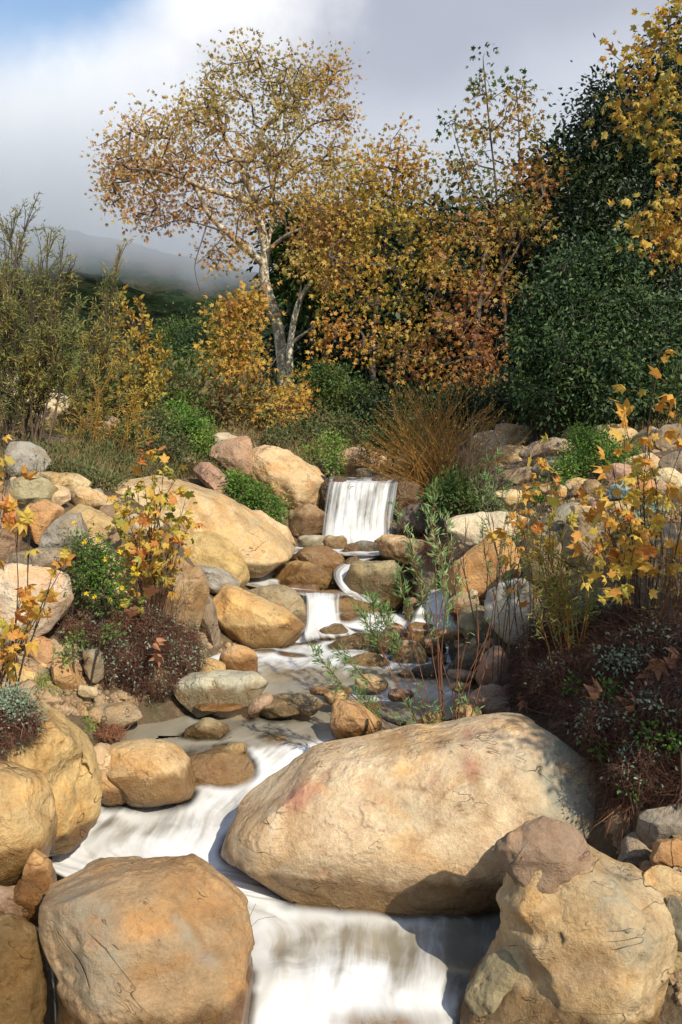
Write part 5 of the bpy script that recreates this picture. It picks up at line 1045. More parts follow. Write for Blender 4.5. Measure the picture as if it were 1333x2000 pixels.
# willows at the left
stemplant('willow_bush', 'tall olive green willow at the left edge behind the rocks', (40, 850, 13.5),
  [(30, 418, 13.5), (62, 402, 13.4), (10, 440, 13.7), (95, 455, 13.2), (122, 488, 13.4), (140, 520, 13.3), (-20, 480, 13.8), (-40, 560, 13.5), (75, 500, 13), (48, 540, 12.8), (105, 560, 13), (150, 590, 13.2), (20, 600, 12.9), (85, 640, 12.8), (130, 660, 12.9), (-10, 660, 13), (50, 690, 12.7), (140, 700, 13), (40, 470, 13.9), (115, 610, 13.9), (0, 530, 13), (60, 590, 13.9), (-50, 640, 13.4), (155, 640, 13.5)],
  'lance', .095, M_WILLOW, M_TWIG, 51, nside=28, side=.25, kper=14, start=.32, r0=.022, tint=(0, .6), spreadbase=.22, cat='willow', sidejit=.7)
stemplant('willow_bush', 'feathery green willow with one long spire, second from the left', (170, 850, 15),
  [(235, 482, 15), (216, 530, 15), (200, 560, 15), (228, 560, 15.2), (180, 600, 15), (190, 640, 14.7), (240, 620, 14.8), (160, 660, 14.8), (215, 660, 14.5), (255, 680, 14.8), (140, 720, 14.6), (225, 720, 14.4), (180, 700, 14.4), (270, 720, 15)],
  'lance', .09, M_WILLOW, M_TWIG, 52, nside=24, side=.20, kper=13, start=.25, r0=.018, tint=(0, .8), spreadbase=.2, cat='willow')
stemplant('poplar_bush', 'orange and yellow leaved bush between the feathery willow and the valley', (270, 850, 17),
  [(232, 570, 17), (272, 585, 17), (250, 610, 17), (290, 630, 17), (262, 650, 16.8), (312, 660, 17), (325, 690, 17), (290, 700, 16.6), (240, 690, 16.6), (330, 730, 16.8), (225, 640, 17.2), (300, 745, 16.4), (260, 740, 16.4), (280, 672, 17)],
  'oval', .10, M_WILLOW, M_TWIG, 53, nside=18, side=.20, kper=7, start=.3, r0=.015, tint=(.5, 1), spreadbase=.25)
stemplant('willow_bush', 'brown green thin willow low between the two left willows and the green shrub', (210, 875, 14), fan(215, 850, 110, 150, 14, .8, 20, 5), 'lance', .085, M_WILLOW, M_OCHTWIG, 54, nside=12, side=.2, kper=6, start=.3, r0=.010, tint=(.2, 1), spreadbase=.4, cat='willow')
stemplant('willow_bush', 'straggly brown green shrub at the far left under the tall willow', (60, 870, 12.8), fan(60, 880, 110, 150, 12.8, .6, 8, 6), 'lance', .075, M_WILLOW, M_TWIG, 55, nside=9, side=.2, kper=4, start=.3, r0=.010, tint=(.1, 1), spreadbase=.4, cat='willow')
stemplant('willow_bush', 'pale green brown shrub left of the low bushy sycamore', (340, 850, 18), fan(345, 850, 75, 150, 18, .8, 24, 7), 'oval', .085, M_OAKB, M_TWIG, 56, nside=12, side=.22, kper=7, start=.2, r0=.012, tint=(.3, 1), spreadbase=.4)
# leafy low shrubs
def lowshrub(label, blobs, n, k, size, mat, seed, kind='oval', sd=.09, tint=(0, 1), name='green_shrub', flower=0, up=.6):
    rng = np.random.RandomState(seed); bl = np.array(blobs); i = int(np.argmax(bl[:, 1] + bl[:, 3])); b = foot(bl[:, 0].mean(), bl[i, 1] + bl[i, 3], bl[i, 4])
    root = empty(name, b, label, 'shrub'); S = Skel(); S.add(b, -1, .02); T = in_blobs(blobs, n, rng, .5); S.attach(T, rng, seg=.2, rtip=.0025, power=.5); S.build('stems', M_TWIG, root, dark=.2)
    lp, lf = spray(T, rng, k, sd); leaves('leaves', lp, lf, size * rng.uniform(.6, 1.3, len(lp)), kind, mat, root, crown_tint(lp, rng, seed, *tint, sc=4), rng, up=up, droop=0)
    return root
lowshrub('rounded bright green shrub above the rock pile left of the waterfall', [(372, 835, 42, 34, 16, .5), (395, 870, 32, 26, 15.6, .4), (345, 810, 34, 26, 16.5, .5)], 260, 14, .06, M_HERB, 61, sd=.08)
lowshrub('green creeping shrub hanging between the broad boulder and the cracked ridge', [(470, 955, 30, 20, 14.2, .3), (500, 975, 36, 22, 14.0, .35), (535, 1000, 24, 18, 13.9, .3), (455, 940, 18, 14, 14.4, .3)], 240, 13, .055, M_HERB, 62, sd=.07)
lowshrub('bright green twiggy bush on the right bank below the evergreen shrub', [(1140, 890, 38, 42, 13.6, .45), (1165, 865, 34, 28, 13.8, .4), (1115, 915, 26, 26, 13.4, .35), (1130, 850, 22, 18, 13.9, .3)], 300, 12, .05, M_HERB, 63, sd=.07)
lowshrub('smaller green bush right of the bright green twiggy bush', [(1205, 900, 28, 28, 13.2, .35), (1230, 885, 24, 22, 13.4, .3)], 120, 12, .05, M_HERB, 64, sd=.07)
lowshrub('low green patch of leaves under the thin orange sapling', [(1070, 965, 40, 12, 12.5, .3), (1110, 950, 26, 10, 12.8, .3)], 80, 12, .05, M_HERB, 65, sd=.06)
lowshrub('dark green orange tinged bush right of the waterfall top', [(905, 955, 52, 30, 13.8, .5), (870, 975, 36, 26, 13.6, .4), (930, 985, 34, 18, 13.3, .3)], 260, 12, .065, M_OAKB, 66, sd=.09)
lowshrub('grey green bush under the ochre twig bush', [(790, 850, 50, 34, 17, .5), (740, 860, 40, 26, 17.5, .5)], 170, 12, .06, M_OAKB, 67, sd=.1)
lowshrub('yellow green weed clump behind the waterfall lip at left', [(650, 870, 24, 26, 17.5, .3), (655, 905, 18, 18, 17, .3), (610, 885, 20, 14, 17.6, .3)], 110, 10, .06, M_HERB, 68, sd=.08, tint=(.5, 1))
lowshrub('dark brown green brush between the low sycamore and the waterfall', [(590, 850, 60, 34, 20, .8), (660, 840, 60, 34, 21, .8), (540, 860, 40, 26, 19, .6)], 300, 12, .08, M_WEED, 69, sd=.12, name='brown_green_shrub')
lowshrub('olive rounded bush right of the low bushy sycamore under the dark oak', [(640, 745, 46, 34, 23, .8), (680, 780, 50, 34, 22.5, .8)], 260, 14, .09, M_OAKB, 70, sd=.13)
lowshrub('shaded dark bush beneath the russet sycamore', [(720, 800, 60, 40, 22, .8), (900, 800, 70, 34, 21, .8), (980, 800, 50, 26, 20, .6)], 300, 14, .09, M_OAK, 71, sd=.14, name='dark_shrub')
lowshrub('leafy shrub of dull green in front of the pale brown willow at left', [(300, 830, 46, 30, 15.8, .5), (255, 850, 44, 24, 15, .5), (330, 870, 50, 20, 14.8, .5)], 300, 12, .055, M_WEED, 72, sd=.09, name='dull_green_shrub')
lowshrub('yellow flowered green bush on the left bank', [(190, 1085, 34, 36, 8.5, .25), (215, 1125, 34, 40, 8.3, .25), (170, 1130, 30, 36, 8.3, .25), (215, 1170, 40, 26, 8.2, .22), (155, 1060, 24, 26, 8.7, .2)], 230, 9, .034, M_HERB, 73, sd=.055, tint=(0, .7))
rngf = np.random.RandomState(3)
_root = [o for o in COL.objects if o.get('label', '').startswith('yellow flowered')][0]
_fp = np.array([P(x, y, 8.02) for x, y in [(165, 1058), (192, 1054), (236, 1078), (262, 1110), (170, 1160), (216, 1172), (185, 1165), (146, 1022), (268, 1120), (205, 1092), (239, 1148)]])
_th = np.linspace(0, 2 * np.pi, 8, endpoint=False)
for _q in _fp: leaves('flower', np.repeat(_q[None], 8, 0), np.stack([np.cos(_th), np.full(8, -.2), np.sin(_th)], -1), .03, 'quad', M_PETAL, _root, rngf.rand(8), rngf, up=.1, droop=0)
lowshrub('grey green sage clump hanging over the tall ochre boulder', [(22, 1372, 34, 20, 5.9, .15), (45, 1392, 24, 14, 5.85, .12), (0, 1390, 30, 20, 5.9, .15)], 170, 11, .028, M_SAGE, 74, sd=.035, name='sage_clump')
lowshrub('grey green sage sprig at the mouth of the dark hollow on the right bank', [(1150, 1190, 30, 16, 7.2, .15), (1175, 1175, 22, 12, 7.2, .12), (1128, 1205, 16, 12, 7.2, .1)], 110, 11, .03, M_SAGE, 75, sd=.04, name='sage_clump')
lowshrub('sage tuft behind the lower yellow leaves of the right bank', [(1245, 1020, 34, 18, 8.8, .2), (1280, 1005, 20, 12, 8.8, .2)], 80, 11, .04, M_SAGE, 76, sd=.05, name='sage_clump')
lowshrub('pale sage spray low in the dark brush', [(1215, 1290, 30, 12, 6.3, .12), (1250, 1275, 26, 10, 6.3, .1)], 60, 9, .03, M_SAGE, 77, sd=.04, name='sage_clump')
for i, (x, y, s, Y, lab) in enumerate([(150, 1250, 22, 7.75, 'pale green rosette on the left of the dry brush mound'), (215, 1235, 26, 7.7, 'leafy green sprout in the middle of the dry brush mound'), (130, 1278, 16, 7.6, 'small green sprout at the lower left of the dry brush mound'),
    (1180, 1345, 28, 6.0, 'broad leaved green seedling in the dark brush'), (1268, 1435, 26, 5.5, 'bright green sprout hanging above the brown rock pillars'), (1315, 1440, 24, 5.4, 'green sprout at the right edge above the brown rock pillars'), (1235, 1530, 22, 5.5, 'green sprig low in the dark brush beside the huge boulder'), (1170, 1460, 16, 5.9, 'tiny green sprig at the shoulder of the huge boulder'), (40, 1235, 22, 7.4, 'green leaves under the yellow left sapling'), (1120, 1340, 16, 6.6, 'small green tuft by the orange stem in the dark brush')]):
    lowshrub(lab, [(x, y, s * .8, s * .6, Y, .08)], 14, 5, .036, M_HERB, 90 + i, sd=.035, name='green_sprout', up=.9, tint=(0, .6))
# sycamore saplings
stemplant('sycamore_sapling', 'bushy young sycamore with orange and green leaves in front of the broad boulder', (290, 1165, 8.9),
  [(291, 866, 8.9), (272, 890, 8.8), (300, 905, 8.8), (318, 925, 8.9), (270, 945, 8.7), (340, 935, 9), (365, 965, 8.9), (248, 960, 8.8), (232, 1000, 8.9), (222, 1012, 8.7), (290, 985, 8.5), (330, 1000, 8.6), (350, 1012, 8.7), (280, 1020, 8.4), (318, 1050, 8.4), (338, 1050, 8.6), (262, 1040, 8.5), (300, 1075, 8.3), (375, 1020, 8.9), (255, 1010, 8.6), (310, 960, 8.6)],
  'starhi', .115, M_GOLDLEAF, M_TWIG, 101, nside=6, side=.16, kper=2, start=.35, r0=.010, tint=(.05, 1), cat='sapling', spreadbase=.05, up=.9, droop=.25, lsd=.05, tjit=.3)
stemplant('sycamore_sapling', 'near yellow leaved sapling reaching in from the left edge', (-30, 1330, 6.3),
  [(20, 918, 6.2), (12, 990, 6.1), (30, 1040, 6.1), (60, 1035, 6.1), (130, 1095, 6.1), (105, 1115, 6.0), (95, 1170, 5.9), (40, 1160, 5.9), (65, 1200, 5.8), (30, 1210, 5.8), (10, 1250, 5.8), (5, 850, 6.4), (20, 1265, 5.8)],
  'starhi', .12, M_GOLDLEAF, M_TWIG, 102, nside=2, side=.10, kper=2, start=.55, r0=.011, tint=(.3, 1), cat='sapling', up=.8, droop=.2, lsd=.04, tjit=.25)
stemplant('sycamore_sapling', 'tall yellow leaved sapling at the right edge, highest of the right saplings', (1275, 1330, 6.7),
  [(1292, 690, 6.3), (1285, 730, 6.2), (1300, 790, 6.3), (1280, 850, 6.3), (1330, 880, 6.3), (1270, 920, 6.3), (1310, 960, 6.3), (1345, 800, 6.4)],
  'starhi', .12, M_GOLDLEAF, M_TWIG, 103, nside=5, side=.06, kper=1, start=.3, r0=.008, tint=(.3, .9), cat='sapling', up=.9, droop=.1, lsd=.05, tjit=.25)
stemplant('sycamore_sapling', 'yellow sapling just left of the highest right sapling', (1240, 1330, 6.8),
  [(1210, 775, 6.4), (1222, 830, 6.4), (1195, 870, 6.4), (1230, 900, 6.4), (1185, 925, 6.4), (1240, 950, 6.4)],
  'starhi', .125, M_GOLDLEAF, M_TWIG, 104, nside=5, side=.08, kper=1, start=.35, r0=.008, tint=(.3, .95), cat='sapling', up=.9, droop=.1, lsd=.05)
stemplant('sycamore_sapling', 'spreading orange leaved sapling over the dark hollow of the right bank', (1230, 1300, 6.9),
  [(1160, 960, 6.5), (1130, 985, 6.5), (1190, 990, 6.3), (1235, 1030, 6.2), (1140, 1040, 6.3), (1180, 1130, 6.0), (1150, 1125, 6.0), (1265, 1080, 6.1), (1215, 980, 6.3), (1290, 1010, 6.1), (1100, 1010, 6.5), (1250, 1140, 6.0), (1160, 1010, 6.4)],
  'starhi', .12, M_GOLDLEAF, M_TWIG, 105, nside=6, side=.12, kper=1, start=.5, r0=.007, tint=(.3, 1), cat='sapling', up=.9, droop=.15, lsd=.05, tjit=.25)
stemplant('sycamore_sapling', 'thin orange leaved sapling in front of the pale topped boulder', (1040, 1260, 7.6),
  [(1062, 870, 8.3), (1055, 905, 8.2), (1040, 930, 8.1), (1010, 950, 8.0), (1075, 925, 8.2), (1090, 945, 8.1), (1000, 1020, 7.8), (990, 1060, 7.7)],
  'starhi', .13, M_GOLDLEAF, M_TWIG, 106, nside=5, side=.07, kper=1, start=.55, r0=.009, tint=(.4, 1), cat='sapling', up=.8, droop=.15, lsd=.05)
# willow shoots in and by the stream
_ws = dict(lkind='lance', lmat=M_WILLOWG, cat='willow')
stemplant('willow_shoots', 'tall green tipped willow shoots rising beside the waterfall', (880, 1400, 7.1), [(848, 945, 7.6), (772, 985, 7.5), (835, 1000, 7.4), (868, 1010, 7.5), (800, 1050, 7.4), (860, 1075, 7.3)], lsize=.075, smat=M_REDTWIG, seed=111, nside=15, side=.05, kper=8, start=.62, r0=.008, tint=(.2, 1), fwdmix=.75, **_ws)
stemplant('willow_shoots', 'arching reddish willow stems with leafy ends over the middle stream', (885, 1405, 7.0), [(612, 1268, 6.9), (668, 1278, 6.9), (755, 1190, 7.0), (728, 1165, 7.0), (700, 1190, 7.0), (700, 1350, 6.8), (780, 1120, 7.2), (735, 1180, 7.1)], lsize=.075, smat=M_REDTWIG, seed=112, nside=12, side=.06, kper=8, start=.74, r0=.007, tint=(.1, .8), bow=-.15, fwdmix=.7, **_ws)
stemplant('willow_shoots', 'leafy foot of the willow clump on the huge boulder edge', (885, 1410, 6.95), [(770, 1395, 6.85), (800, 1410, 6.8), (795, 1375, 6.9), (840, 1400, 6.8), (850, 1380, 6.85), (910, 1370, 6.9), (930, 1385, 6.9), (820, 1345, 7.0), (900, 1350, 7.0)], lsize=.06, smat=M_REDTWIG, seed=113, nside=7, side=.2, kper=7, start=.3, r0=.005, tint=(.1, .8), **_ws)
stemplant('willow_shoots', 'bare orange willow rods standing behind the huge boulder', (890, 1400, 7.05), [(985, 1090, 7.2), (930, 1170, 7.2), (1020, 1120, 7.3), (915, 1230, 7.1), (850, 1230, 7.1), (960, 1210, 7.2)], lsize=.05, smat=M_REDTWIG, seed=114, nside=4, side=.06, kper=2, start=.8, r0=.009, tint=(.3, 1), bow=.05, **_ws)
stemplant('willow_bush', 'green willow bush with yellow stems in front of the angular cream rock', (1120, 1360, 6.9), [(1045, 1040, 7), (1075, 1010, 7), (1100, 1040, 7), (1128, 1055, 7), (1060, 1080, 6.9), (1030, 1095, 7), (1095, 1090, 6.8), (1140, 1090, 6.9), (1160, 1110, 6.9), (1050, 1120, 6.8), (1110, 1120, 6.8), (1010, 1020, 7.2), (1085, 1150, 6.8), (1065, 1060, 6.9)],
  lsize=.075, smat=M_OCHTWIG, seed=115, nside=13, side=.12, kper=7, start=.5, r0=.009, tint=(0, .75), lkind='lance', lmat=M_WILLOW, cat='willow')
stemplant('willow_shoots', 'pale green willow sprigs over the big orange boulder', (975, 1260, 8.2), [(1000, 1000, 8.5), (1020, 975, 8.5), (1040, 1000, 8.5), (985, 1045, 8.4), (1010, 1050, 8.4), (940, 1020, 8.5)], lsize=.075, smat=M_TWIG, seed=116, nside=10, side=.07, kper=6, start=.6, r0=.007, tint=(.2, 1), **_ws)
stemplant('willow_shoots', 'silvery leaved sprigs beside the ochre twig bush', (960, 1010, 11.5), [(955, 900, 11.5), (970, 885, 11.5), (945, 930, 11.4), (985, 915, 11.6), (930, 940, 11.4), (1000, 940, 11.6)], lsize=.09, smat=M_TWIG, seed=117, nside=10, side=.15, kper=6, start=.3, r0=.008, tint=(.2, 1), **_ws)
stemplant('dead_stem', 'small dry stem caught on the pinkish peaked rock in midstream', (727, 1285, 10.15), [(722, 1190, 10.2), (745, 1200, 10.2), (715, 1215, 10.1), (735, 1225, 10.1)], 'lance', .06, M_WILLOWG, M_TWIG, 118, nside=10, side=.25, kper=6, start=.3, r0=.012, tint=(0, .5), cat='plant')
stemplant('bare_sapling', 'bare olive stem with forked twigs crossing the big orange boulder', (965, 1190, 9.0), [(945, 1060, 9), (960, 990, 9), (915, 1020, 9), (990, 1000, 9.1), (930, 940, 9.2)], None, .05, M_WILLOWG, M_TWIG, 119, nside=6, side=.2, kper=0, start=.4, r0=.013, cat='sapling', stemtint=.9)
# twig bushes
stemplant('twig_bush', 'wide leafless ochre twig bush right of the waterfall top', (855, 960, 15.5), fan(860, 930, 180, 195, 15.5, .8, 230, 21, .12), 'quad', .035, M_WILLOW, M_OCHTWIG, 121, nside=8, side=.20, kper=1, start=.2, r0=.0085, bow=.1, spreadbase=.28, tint=(.3, .8), stemtint=None, cat='bush', sidejit=.7)
stemplant('twig_bush', 'leafless brown twigs leaning right over the sunlit right bank', (930, 960, 13.6), fan(975, 950, 110, 165, 13.8, .7, 34, 22), None, .03, M_WILLOW, M_TWIG, 122, nside=9, side=.22, kper=0, start=.25, r0=.009, spreadbase=.2, cat='bush', stemtint=.7)
stemplant('twig_bush', 'reddish dry twigs behind the waterfall lip', (700, 925, 17.5), fan(710, 925, 60, 70, 17.5, .5, 50, 23), None, .03, M_WILLOW, M_REDTWIG, 123, nside=5, side=.25, kper=0, start=.2, r0=.006, spreadbase=.3, cat='bush', stemtint=.3)
stemplant('red_twig_bush', 'dense red brown twig bush at the right edge', (1325, 1240, 6.7), fan(1325, 1250, 80, 290, 6.7, .3, 70, 24, .0), 'quad', .03, M_GOLDLEAF, M_REDTWIG, 124, nside=6, side=.14, kper=1, start=.25, r0=.0042, spreadbase=.14, bow=.12, tint=(.3, .9), cat='bush', stemtint=.4)
stemplant('twig_bush', 'dry thin twigs around the foot of the bushy left sapling', (305, 1155, 8.6), fan(320, 1150, 60, 95, 8.5, .3, 60, 25, .2), None, .03, M_WILLOW, M_REDTWIG, 125, nside=5, side=.25, kper=0, start=.1, r0=.003, spreadbase=.1, cat='bush', stemtint=.1)
stemplant('twig_bush', 'thin brown stems standing in the yellow flowered bush', (150, 1130, 8.5), fan(160, 1120, 60, 100, 8.5, .3, 40, 26), None, .03, M_WILLOW, M_TWIG, 126, nside=5, side=.25, kper=0, start=.2, r0=.003, spreadbase=.15, cat='bush', stemtint=.6)

# the near sycamore at the right stands outside the picture; its outer branches hang in
rng = np.random.RandomState(131); q0 = np.array([9.5, 11.0, 0]); q0[2] = float(ground_z([9.5], [11.0])[0]) - .1
tree('sycamore_tree', 'near sycamore hanging its golden green branches in from the right edge', [(2300, 300, 11.5), (2100, -200, 11.5)], .22,
  [([(2100, 0, 11.5), (1700, -100, 11.5), (1400, 0, 11.5)], .10, .03), ([(2200, 200, 11.5), (1700, 250, 11.5), (1420, 200, 11.5)], .08, .02), ([(2300, 400, 11.5), (1800, 450, 11.5), (1440, 430, 11.5)], .07, .02)],
  [(1310, 30, 34, 28, 11.5, .4), (1290, 90, 36, 24, 11.5, .4), (1235, 110, 44, 18, 11.5, .4), (1215, 140, 26, 14, 11.5, .3), (1300, 170, 44, 30, 11.5, .4), (1225, 205, 28, 30, 11.5, .3), (1275, 240, 40, 22, 11.5, .4), (1185, 240, 20, 18, 11.5, .2), (1215, 270, 20, 16, 11.5, .2), (1310, 300, 30, 26, 11.5, .4), (1285, 340, 18, 18, 11.5, .2), (1295, 415, 40, 26, 11.5, .4), (1265, 455, 26, 22, 11.5, .3), (1320, 470, 26, 26, 11.5, .3), (1270, 500, 20, 16, 11.5, .2), (1330, 395, 30, 30, 11.5, .4),
   (1450, 50, 90, 80, 11.5, 1), (1450, 250, 90, 90, 11.5, 1), (1480, 430, 80, 60, 11.5, .8), (1600, 100, 100, 90, 11.5, 1.0)],
  420, 7, .10, .12, 'starhi', M_AUTUMN, M_BARK, 131, tint=(0, .9), rtip=.004, seg=.3, base=q0, jit=.08)
# unseen bushes added towards the sun, out of frame, to shade the right bank
for i, (px, py, Y, t, rr, lab) in enumerate([(1290, 1230, 6.6, 4.6, .80, 'unseen evergreen bush added to shade the bank, beyond the right edge on top'), (1350, 1300, 5.6, 3.9, .5, 'unseen evergreen bush added to shade the bank, beyond the right edge, nearer the camera'), (1130, 1150, 8.0, 5.6, .75, 'unseen evergreen bush added to shade the bank, beyond the right edge, the farther one')]):
    a = P(px, py, Y) + np.array(SDIR) * t; g = np.array([a[0] + .3, a[1], float(ground_z([a[0] + .3], [a[1]])[0]) - .05]); root = empty('shading_bush', g, lab, 'bush', 'added shading bushes outside the picture')
    rr_ = np.random.RandomState(140 + i); T = a + norm(rr_.normal(size=(150, 3))) * (rr_.rand(150, 1) ** .4) * [rr, rr, rr * .8]
    S = Skel(); S.chain([g, (g + a) / 2, a], .05, .03); S.attach(T, rr_, seg=.25, rtip=.003); S.build('stems', M_DBARK, root)
    lp, lf = spray(T, rr_, 16, .10); leaves('leaves', lp, lf, .075 * rr_.uniform(.6, 1.3, len(lp)), 'oval', M_TOYON, root, rr_.rand(len(lp)), rr_)

# ------------------------------------------------------------------ strands: dry brush, grass
def strands(name, label, pts, dirs, length, width, mat, seed, curl=.5, grav=.5, segs=4, tint=(0, 1), kind=None, cat=None, parent=None):
    rng = np.random.RandomState(seed); n = len(pts); d = norm(dirs + rng.normal(size=(n, 3)) * curl * .5); L = length * rng.uniform(.5, 1.3, n); w_ = width * rng.uniform(.6, 1.3, n)
    side = norm(np.cross(d, rng.normal(size=(n, 3)))); p = np.array(pts, float); VV = []
    bend = rng.normal(size=(n, 3)) * curl
    for k in range(segs + 1):
        ww = w_ * (1 - .85 * k / segs); VV += [p - side * ww[:, None] / 2, p + side * ww[:, None] / 2]
        d = norm(d + bend / segs + np.array([0, 0, -grav / segs])); p = p + d * (L / segs)[:, None]
    V = np.stack(VV, 1); m = 2 * (segs + 1); f = np.array([(2 * k, 2 * k + 1, 2 * k + 3, 2 * k + 2) for k in range(segs)])
    tt = tint[0] + (tint[1] - tint[0]) * np.clip(.5 + .5 * fbm(np.array(pts) * 2.5, 2, seed) + rng.normal(size=n) * .25, 0, 1)
    o = mesh(name, V.reshape(-1, 3), (f[None] + (np.arange(n) * m)[:, None, None]).reshape(-1, 4), mat, parent, {'tint': np.repeat(tt, m)}, smooth=False, loc=parent.location if parent is not None else np.array(pts).mean(0))
    if kind: o['kind'] = kind
    if label: o['label'] = label
    if cat: o['category'] = cat
    return o
def scatter(poly, n, seed, y0=4.0, y1=40.0, dens=None):
    rng = np.random.RandomState(seed); a = np.array(poly, float); lo, hi = a.min(0), a.max(0); x = rng.uniform(lo[0], hi[0], n * 3); y = rng.uniform(lo[1], hi[1], n * 3); k = inpoly(x, y, poly); x, y = x[k][:n], y[k][:n]
    return ground_hit(x, y, y0, y1)
UPV = np.array([0, 0, 1.0])
# dark dry brush on the right bank: several overlapping heaps of it
DB = [(1000,1290),(1040,1230),(1080,1190),(1200,1210),(1333,1230),(1420,1300),(1420,1560),(1260,1600),(1215,1580),(1180,1480),(1100,1405),(1000,1385)]
pb = scatter(DB, 30000, 201, 4.5, 9.5); _r = np.random.RandomState(7); pb = pb + _r.normal(size=pb.shape) * .02 + UPV * (np.abs(_r.normal(size=(len(pb), 1))) * .07 * (1 + .8 * fbm(pb * 1.8, 2, 4)[:, None]))
strands('dry_brush', 'tangled dark red brown dry brush covering the right bank', pb, _r.normal(size=pb.shape) * [1.2, 1, .5] + [-.5, -.3, .2], .24, .0055, M_DARKBRUSH, 202, curl=1.2, grav=.7, kind='stuff', cat='brush')
hb = scatter([(1095,1400),(1160,1440),(1200,1480),(1250,1530),(1240,1600),(1215,1600),(1190,1530),(1150,1470),(1100,1415)], 800, 203, 4.8, 8)
strands('hanging_roots', 'brown roots and stalks hanging down the right side of the huge boulder', hb + UPV * .08, np.tile([-.35, -.5, -.4], (len(hb), 1)), .38, .007, M_REDTWIG, 204, curl=.9, grav=.7, tint=(0, .9), kind='stuff', cat='roots')
lb = scatter([(1000,1330),(1080,1290),(1333,1290),(1400,1500),(1250,1560),(1180,1470),(1100,1400),(1010,1395)], 260, 205, 4.6, 9); _r = np.random.RandomState(8)
leaves('fallen_leaves', lb + UPV * .12, None, .12 * _r.uniform(.5, 1.2, len(lb)), 'starhi', M_LITTER, None, _r.rand(len(lb)), _r, up=1.5, droop=0)['kind'] = 'stuff'
# dry brush mound on the left bank
def mound(name, label, cx, cy, rx, ry, Y, hz, n, mat, seed, length, width, grav=1.1):
    rng = np.random.RandomState(seed); c = P(cx, cy, Y); d = norm(rng.normal(size=(n, 3)) * [1, 1, 1]); d[:, 2] = np.abs(d[:, 2]) * .9; m = Y / F; ln = 1 + .45 * fbm(d * 2.4, 3, seed)
    pts = c + d * np.stack([np.full(n, rx * m), np.full(n, hz), np.full(n, ry * m)], -1) * (rng.uniform(.55, 1, n) * ln)[:, None]; b = c.copy(); b[2] = float(ground_z([c[0]], [c[1]])[0])
    root = empty(name, b, label, 'brush'); strands('stalks', None, pts, d * .5 + rng.normal(size=d.shape) * .55 + UPV * .05, length, width, mat, seed + 1, curl=1.3, grav=grav, parent=root); return root
def brushheap(label, blobs, n, seed, length=.13, width=.0045):
    rng = np.random.RandomState(seed); bl = np.array(blobs); b = foot(bl[:, 0].mean(), bl[:, 1].max(), bl[:, 4].mean()); root = empty('dry_brush_mound', b, label, 'brush')
    pts = in_blobs(blobs, n, rng, .35); strands('stalks', None, pts, rng.normal(size=pts.shape) * [1, .8, .8] + [0, -.2, -.1], length, width, M_DARKBRUSH, seed + 1, curl=1.4, grav=.8, parent=root)
    q = in_blobs(blobs, n // 6, rng, .25); leaves('twiglets', q, None, .022 * rng.uniform(.6, 1.4, len(q)), 'oval', M_DARKLEAF, root, rng.rand(len(q)), rng, up=.4, droop=.2)
    q = in_blobs(blobs, n // 60, rng, .15); lp, lf = spray(q, rng, 7, .03); leaves('sage_leaves', lp, lf, .03 * rng.uniform(.6, 1.4, len(lp)), 'oval', M_SAGE, root, rng.rand(len(lp)), rng, up=.8, droop=0)
    return root
M_DARKLEAF = leaf_material('dark_seed_head', evens([(.05, .022, .018), (.11, .05, .04), (.19, .10, .07)]), .1, .9, .1)
brushheap('big purple brown mound of dry brush spilling down the left bank', [(255,1215,60,34,8.5,.25),(320,1235,44,34,8.6,.25),(300,1285,66,50,8.35,.25),(240,1310,50,44,8.2,.25),(290,1335,60,30,8.2,.2)], 15000, 211)
brushheap('left lobe of purple brown dry brush under the yellow flowered bush', [(150,1235,44,26,8.3,.2),(195,1255,44,36,8.2,.2),(200,1310,34,44,8.1,.2),(120,1220,26,20,8.4,.15)], 7000, 213)
brushheap('right tip of dry brush drooping towards the flat grey boulder', [(370,1255,26,38,8.9,.2),(345,1300,36,40,8.6,.2),(385,1290,16,26,8.8,.15)], 5000, 215)
brushheap('loose dark brush hanging over the tall ochre boulder at left', [(20,1385,50,20,5.95,.15),(55,1410,26,24,5.85,.12),(0,1430,26,40,5.8,.1)], 3500, 217, .14)
brushheap('rust brown brush heap under the red twig bush', [(1260,1260,60,34,6.5,.3),(1320,1270,60,50,6.4,.3),(1200,1290,40,26,6.5,.2)], 9000, 219, .16)
brushheap('dark brush heap between green willow bush and huge boulder', [(1080,1330,50,40,7.1,.2),(1060,1250,40,40,7.6,.2),(1130,1300,50,40,6.9,.2)], 9000, 225, .15)
brushheap('thick dark brush slope right of the huge boulder', [(1190,1420,60,50,6.0,.2),(1260,1400,60,50,5.8,.2),(1250,1500,50,50,5.6,.2),(1320,1380,50,60,5.6,.2),(1150,1400,50,30,6.3,.2)], 12000, 227, .15)
mound('dry_brush_mound', 'brown rootball on the stone right of the waterfall', 850, 1085, 26, 40, 11.3, .2, 1500, M_DARKBRUSH, 221, .2, .006)
mound('debris_clump', 'rusty clump of wet leaves lodged at the left edge of the near pool', 213, 1432, 28, 12, 7.6, .12, 1800, M_REDTWIG, 223, .08, .006)
_r = np.random.RandomState(9)
